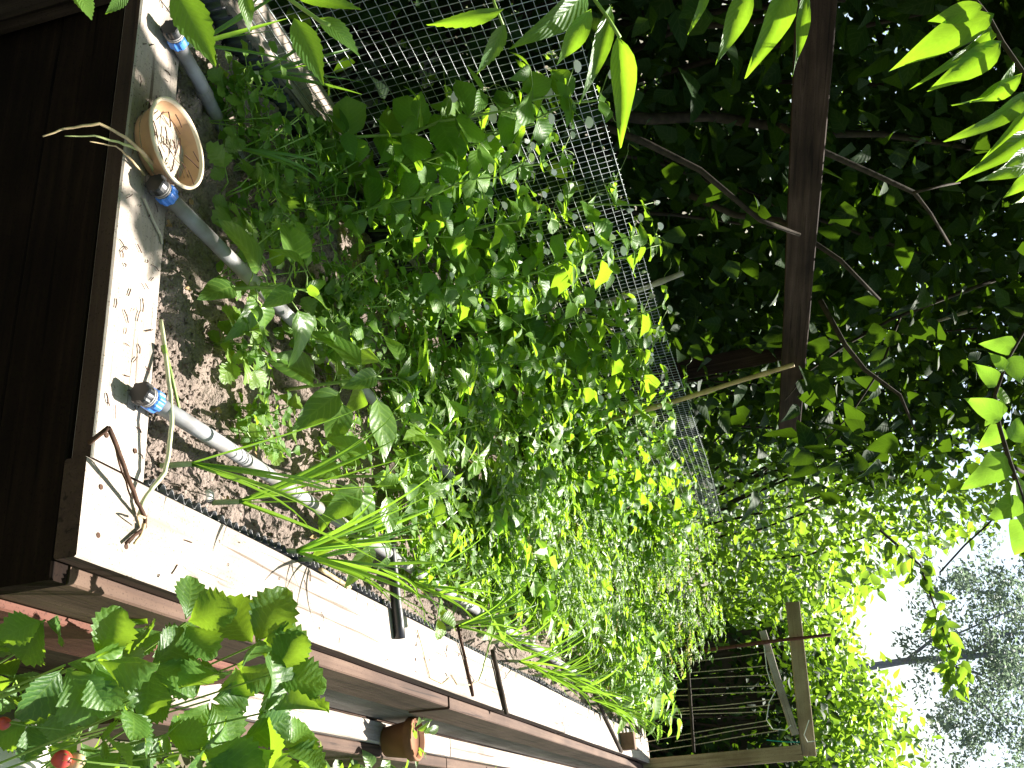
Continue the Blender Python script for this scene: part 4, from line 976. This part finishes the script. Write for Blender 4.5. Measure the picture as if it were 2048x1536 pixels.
twig([(1150, -120), (1190, 0), (1215, 35), (1240, 75)], dB, .0018)
for p0, p1, w in (((1172, -18), (1106, 84), 56), ((1182, 18), (1114, 138), 40), ((1222, 10), (1180, 203), 36), ((1236, 70), (1258, 292), 46)): heroleaf(ft, 'lance', p0, p1, w, dB+random.uniform(-.03, .03), dB+random.uniform(-.06, .04))
for p0, p1, w in (((1415, -30), (1395, 66), 18), ((1500, -30), (1443, 122), 44), ((1582, -40), (1510, 156), 50), ((1612, -40), (1597, 152), 26)): heroleaf(ft, 'lance', p0, p1, w, .9+random.uniform(-.03, .03))
dD = .95
twig([(1900, -90), (1950, 0), (1978, 35), (2005, 85), (2050, 150), (2110, 240)], dD, .0022, 'bark')
for p0, p1, w in (((1966, 12), (1852, 46), 48), ((1988, 28), (1810, 106), 74), ((1990, 50), (1938, 132), 30), ((2004, 82), (1868, 186), 64), ((1982, 62), (1904, 172), 40), ((2044, 146), (1928, 242), 52), ((2028, 125), (1960, 264), 36), ((2060, 180), (1943, 312), 54), ((2062, 215), (1990, 312), 34), ((2066, 262), (1958, 346), 46), ((2068, 290), (2004, 342), 30), ((2072, 325), (1966, 360), 38), ((2072, 345), (2008, 396), 32), ((2075, 370), (2034, 414), 26), ((2010, -20), (1960, -5), 30)):
    heroleaf(ft, 'lance', p0, p1, w, dD+random.uniform(-.04, .04), dD+random.uniform(-.07, .03), wf=.86, dim=(w < 43))
# overhead crown that shades the left of the bed, thinned for sun spots
rg = np.random.default_rng(21)
pts = []
def clusters(n, cx, cy, cz, spread, per, sig, test=True):
    for _ in range(n):
        c = np.array([rg.uniform(*cx), rg.uniform(*cy), rg.uniform(*cz)])
        for p in rg.normal(c, sig, (per, 3)):
            k = p[2]/SUNV.z; sx, sy = p[0]-SUNV.x*k, p[1]-SUNV.y*k
            if -.87 < sx < -.66 and -.06 < sy < .16: continue
            if sx > -.5 and p[1] > -.5: continue
            if sx > -.8 and .25 < sy < 1.5 and rg.random() < .6: continue
            if p[1] > .8 and rg.random() < .85 and (p[0]-SUNV.x*(p[2]-.4)/SUNV.z) < -.95 and (p[1]-SUNV.y*(p[2]-.4)/SUNV.z) > .55: continue
            if not in_view(V(p), 90): pts.append(p)
clusters(74, (-1.85, -.5), (1.0, 3.9), (2.05, 2.9), 0, 44, .15)
clusters(270, (-5.5, 4.5), (-5.5, -.95), (1.4, 4.6), 0, 62, .3)  # unseen leaves added over and behind the camera to block sky light
clusters(30, (-3.4, -1.6), (-1, 1.0), (1.75, 3.2), 0, 50, .22)
o = stuff_leaves('crown', MT['tree'], np.array(pts), .12, T_ov, ft, seed=22, droop=.3)

# twig with leaves at the upper right edge of the upright view
nb = empty('shrub_branch', at(2060, 1000, 1.6), 'reddish shrub twig with bright rounded leaves reaching in by the right edge', 'branch')
m2 = MB(); m2.tube([at(x, y, 1.6) for x, y in ((2120, 1130), (2048, 1010), (2018, 920), (1998, 850), (1990, 790), (2015, 720), (2050, 660))], [.006, .005, .004, .0034, .003, .0024, .002], 8); m2.tube([at(2020, 930, 1.6), at(2048, 945, 1.62)], .003, 6); m2.build('twig', MT['bark'], nb, smooth=True)
for p0, p1, w in (((2004, 835), (1936, 790), 50), ((2012, 912), (1934, 990), 62), ((1994, 770), (1956, 722), 42), ((2000, 800), (1975, 855), 36), ((2010, 740), (1985, 700), 34), ((2030, 690), (1960, 690), 36), ((2022, 880), (2048, 835), 46), ((2030, 960), (2060, 1080), 60), ((2040, 1000), (1975, 1040), 46), ((2005, 855), (1960, 900), 40), ((2020, 715), (2048, 770), 46), ((2060, 1040), (2036, 1118), 70), ((1990, 790), (2030, 800), 36)):
    heroleaf(nb, 'bean', p0, p1, w*.95, 1.6+random.uniform(-.05, .05), dim=random.random() < .4)

# ================================================================== LILAC BUSHES BEHIND THE MESH
def in_poly(): pass
rg = np.random.default_rng(31)
def bush(base, label, boxx, boxy, boxz, ncl, per, sig, size, nlead, tpl, mat, kind, name, cat, group=None, seed=1, keep=None, stems=5, leadx=None, sizevar=.35, up=.35, branches=(), top=None, ):
    random.seed(seed); rgb = np.random.default_rng(seed); base = V(base); root = empty(name, base, label, cat, group)
    mb = MB(); P = []; C = []
    for _ in range(ncl):
        C.append(np.array([rgb.uniform(*boxx), rgb.uniform(*boxy), boxz[0]+(boxz[1]-boxz[0])*rgb.random()**.85]))
    for c in C:
        for p in rgb.normal(c, sig, (per, 3)):
            if p[2] > GZ and (keep is None or keep(p)): P.append(p)
    for _ in range(stems*4):
        c = V(random.choice(C)); j = base+V((random.uniform(-.2, .2), random.uniform(-.3, .3), 0)); md = j.lerp(c, .5)+V((random.uniform(-.15, .15), random.uniform(-.15, .15), .15))
        if keep is None or keep(np.array(c)): mb.tube([j, j.lerp(md, .5)+rv(.04), md, md.lerp(c, .5)+rv(.05), c], [.016, .013, .010, .007, .004], 7)
    for b_, r in branches: mb.tube(b_, r, 8)
    mb.build('trunk', MT['bark'], root, smooth=True)
    if top:  # unseen leaves added overhead to keep sun and sky off the bush
        (tx, ty, tz, tn_, ts) = top
        P += [q for q in np.stack([rgb.uniform(*tx, tn_), rgb.uniform(*ty, tn_), rgb.uniform(*tz, tn_)], 1) if not in_view(V(q), 0)]
    stuff_leaves('crown', mat, np.array(P), size, tpl, root, seed=seed+1, up=up, sizevar=sizevar)
    for i in range(nlead):
        p = V(P[rgb.integers(len(P))]); p.x = random.uniform(*leadx) if leadx else p.x
        if keep is not None and not keep(np.array(p)): continue
        d = V((random.uniform(-1, 1), random.uniform(-1, 1), random.uniform(-1.1, .2))).normalized()*size*random.uniform(.85, 1.35); leaf(root, kind, p, p+d, V((.25, -.45, .7))+rv(.7), 1.0)
    return root
br = [([at(x, y, 3.1+.1*k) for k, (x, y) in enumerate(((1180, 225), (1300, 238), (1420, 232), (1530, 250), (1640, 268), (1760, 268), (1880, 285), (1960, 300)))], [.02, .019, .018, .016, .0145, .012, .011, .009]),
      ([at(x, y, 2.9+.05*k) for k, (x, y) in enumerate(((1560, 250), (1640, 300), (1740, 345), (1828, 385), (1860, 425), (1900, 490)))], [.008, .009, .0085, .007, .005, .004]),
      ([at(x, y, 3.0+.05*k) for k, (x, y) in enumerate(((1828, 385), (1880, 372), (1920, 365)))], [.005, .004, .003]),
      ([at(x, y, 3.0+.05*k) for k, (x, y) in enumerate(((1200, 250), (1290, 285), (1400, 340), (1520, 440), (1600, 470)))], [.012, .011, .0095, .008, .006]),
      ([at(x, y, 3.4) for k, (x, y) in enumerate(((1380, 390), (1470, 430), (1560, 440), (1680, 520), (1760, 600)))], [.012, .011, .0095, .008, .005]),
      ([at(x, y, 3.6) for k, (x, y) in enumerate(((1640, 600), (1690, 690), (1730, 740), (1800, 790), (1830, 860)))], [.010, .009, .008, .006, .004])]
LG = 'lilac bushes behind the wire mesh'
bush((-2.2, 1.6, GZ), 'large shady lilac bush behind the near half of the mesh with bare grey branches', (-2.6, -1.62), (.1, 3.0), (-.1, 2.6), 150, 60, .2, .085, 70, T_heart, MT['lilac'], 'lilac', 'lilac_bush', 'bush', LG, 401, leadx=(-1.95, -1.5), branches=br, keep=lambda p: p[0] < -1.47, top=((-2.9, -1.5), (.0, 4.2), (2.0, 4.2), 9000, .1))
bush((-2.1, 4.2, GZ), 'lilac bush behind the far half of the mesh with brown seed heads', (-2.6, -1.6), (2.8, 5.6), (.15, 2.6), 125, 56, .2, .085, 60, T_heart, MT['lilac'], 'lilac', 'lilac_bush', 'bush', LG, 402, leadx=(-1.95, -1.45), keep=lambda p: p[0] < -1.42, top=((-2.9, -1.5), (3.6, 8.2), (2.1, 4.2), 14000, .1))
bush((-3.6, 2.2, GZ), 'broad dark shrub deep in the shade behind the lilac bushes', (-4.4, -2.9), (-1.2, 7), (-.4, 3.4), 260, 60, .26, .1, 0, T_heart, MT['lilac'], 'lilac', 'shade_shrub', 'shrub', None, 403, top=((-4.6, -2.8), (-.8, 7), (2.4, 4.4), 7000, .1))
sg = empty('lilac_spray', at(1700, 720, 4.1), 'leafy lilac spray hanging in front of the rail end', 'branch')
m2 = MB(); q_ = [at(x, y, 4.15) for x, y in ((1990, 560), (1880, 600), (1780, 640), (1690, 690), (1620, 740), (1570, 800))]; m2.tube(q_, [.009, .008, .007, .006, .004, .002], 7); m2.tube([at(x, y, 4.1) for x, y in ((1800, 635), (1760, 740), (1700, 830), (1640, 890))], [.006, .005, .004, .002], 6); m2.build('twig', MT['bark'], sg, smooth=True)
random.seed(95)
for i in range(95):
    x, y = (random.gauss(1690, 110), random.gauss(640, 70)) if i < 55 else (random.gauss(1660, 70), random.gauss(850, 60))
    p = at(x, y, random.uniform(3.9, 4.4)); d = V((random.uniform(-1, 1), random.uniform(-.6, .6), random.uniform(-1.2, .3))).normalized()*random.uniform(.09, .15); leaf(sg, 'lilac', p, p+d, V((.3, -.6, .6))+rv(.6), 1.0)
# low sunlit plants just behind the mesh
bush((-1.75, 3.0, GZ), 'low sunlit yellow-green shrub showing through the mesh', (-2.1, -1.5), (1.9, 4.6), (-.3, .38), 60, 60, .11, .035, 60, T_ov, MT['bright'], 'bright', 'low_shrub', 'shrub', None, 404, keep=lambda p: p[0] < -1.4)
# lit hedge further off seen in gaps
bush((-5.8, 4.5, GZ), 'sunlit hedge glimpsed through gaps in the dark bushes', (-6.3, -5.2), (-1, 10), (-.3, 3.2), 130, 45, .3, .1, 0, T_ov, MT['bright'], 'bright', 'hedge', 'hedge', None, 405)
# shrubs behind the far end
def skyedge(p):
    x, y, z = proj(V(p)); return x < np.interp(y, [700, 900, 1010, 1080, 1150, 1220, 1300, 1400, 1536], [2250, 2210, 2090, 1930, 1780, 1705, 1710, 1820, 1960])+NR.normal(0, 22)
bush((-1.9, 7.2, GZ), 'tall bright shrub with glinting leaves behind the far left of the bed', (-3.4, -1.0), (5.7, 8.4), (-.4, 2.9), 190, 50, .2, .092, 120, T_ov, MT['bright'], 'bright', 'tall_shrub', 'shrub', 'bright shrubs behind the bed', 406, keep=skyedge, stems=7)
bush((-.7, 8.0, GZ), 'leafy sunlit shrub rising above the string frame', (-1.5, .3), (7.0, 9.0), (.2, 1.6), 100, 50, .18, .085, 60, T_ov, MT['bright'], 'bright', 'tall_shrub', 'shrub', 'bright shrubs behind the bed', 407, keep=skyedge, stems=5)
bush((.6, 8.6, GZ), 'small-leaved bright shrub at the lower right behind the frame', (-.5, 1.6), (7.2, 9.6), (-.3, 1.7), 130, 50, .2, .09, 60, T_ov, MT['bright'], 'bright', 'tall_shrub', 'shrub', 'bright shrubs behind the bed', 408, keep=skyedge, stems=5)
# ivy in the dark space behind the strings
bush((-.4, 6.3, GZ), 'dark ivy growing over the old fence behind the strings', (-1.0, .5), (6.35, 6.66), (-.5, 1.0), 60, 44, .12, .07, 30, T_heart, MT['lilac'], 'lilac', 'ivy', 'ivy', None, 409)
# drooping spray of leaves against the sky
sp = empty('leaf_spray', at(1860, 1150, 5.2), 'drooping leafy spray hanging against the white sky', 'branch')
m2 = MB(); tp_ = [at(x, y, 5.2) for x, y in ((1760, 1060), (1840, 1130), (1868, 1210), (1890, 1270), (1912, 1330), (1925, 1370))]; m2.tube(tp_, [.008, .006, .005, .004, .003, .002], 6); m2.build('twig', MT['bark'], sp)
random.seed(90)
for i in range(85):
    t = random.random(); k = int(t*4.99); p = tp_[k].lerp(tp_[k+1], t*5-k); d = R_*random.uniform(.1, 1)+U_*random.uniform(-.5, .7)+fwd*random.uniform(-.6, .6); p = p+rv(.05)
    leaf(sp, 'bright', p, p+d.normalized()*random.uniform(.06, .12), (CAM-p).normalized()+rv(.8), 1.0)
m2 = MB(); m2.tube([at(x, y, 5) for x, y in ((1880, 1145), (1930, 1090), (1975, 1050), (2010, 1010), (2060, 950))], .005, 5); m2.build('twig', MT['bark'], sp)

# far tree against the sky
tr = empty('far_tree', (-3, 19, GZ), 'distant airy tree standing against the bright sky', 'tree')
mb = MB(); D = 19
mb.tube([V((at(1500, 1345, D).x, at(1500, 1345, D).y, GZ)), at(1700, 1340, D), at(1810, 1322, D), at(1950, 1312, D), at(2060, 1300, D), at(2250, 1290, D)], [.08, .075, .065, .05, .04, .03], 8)
for q in (((1810, 1322), (1870, 1275), (1920, 1265), (2000, 1230), (2080, 1200)), ((1850, 1320), (1950, 1345), (2040, 1380), (2120, 1440)), ((1930, 1315), (2000, 1270), (2090, 1260)), ((1900, 1335), (1960, 1400), (2030, 1480))): mb.tube([at(x, y, D+random.uniform(-.4, .4)) for x, y in q], [.035, .028, .02, .015, .012][:len(q)], 6)
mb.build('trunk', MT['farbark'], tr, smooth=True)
rg = np.random.default_rng(55); P = []
for _ in range(330):
    px, py = rg.normal(2030, 150), rg.normal(1330, 140)
    if px < 1800 + abs(py-1320)*.25: continue
    c = at(px, py, D+rg.normal(0, 1.0))
    for p in rg.normal(np.array(c), .12, (70, 3)): P.append(p)
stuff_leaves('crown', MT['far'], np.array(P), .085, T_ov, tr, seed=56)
rg = np.random.default_rng(66); P = []
for _ in range(420):
    c = np.array([rg.uniform(-16, 9), rg.uniform(24, 32), GZ + rg.uniform(0, 2.4)])
    P += list(rg.normal(c, .5, (26, 3)))
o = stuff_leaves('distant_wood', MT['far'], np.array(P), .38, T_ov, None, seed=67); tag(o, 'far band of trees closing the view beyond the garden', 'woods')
# drop untouched prototypes' leftovers (all were placed)
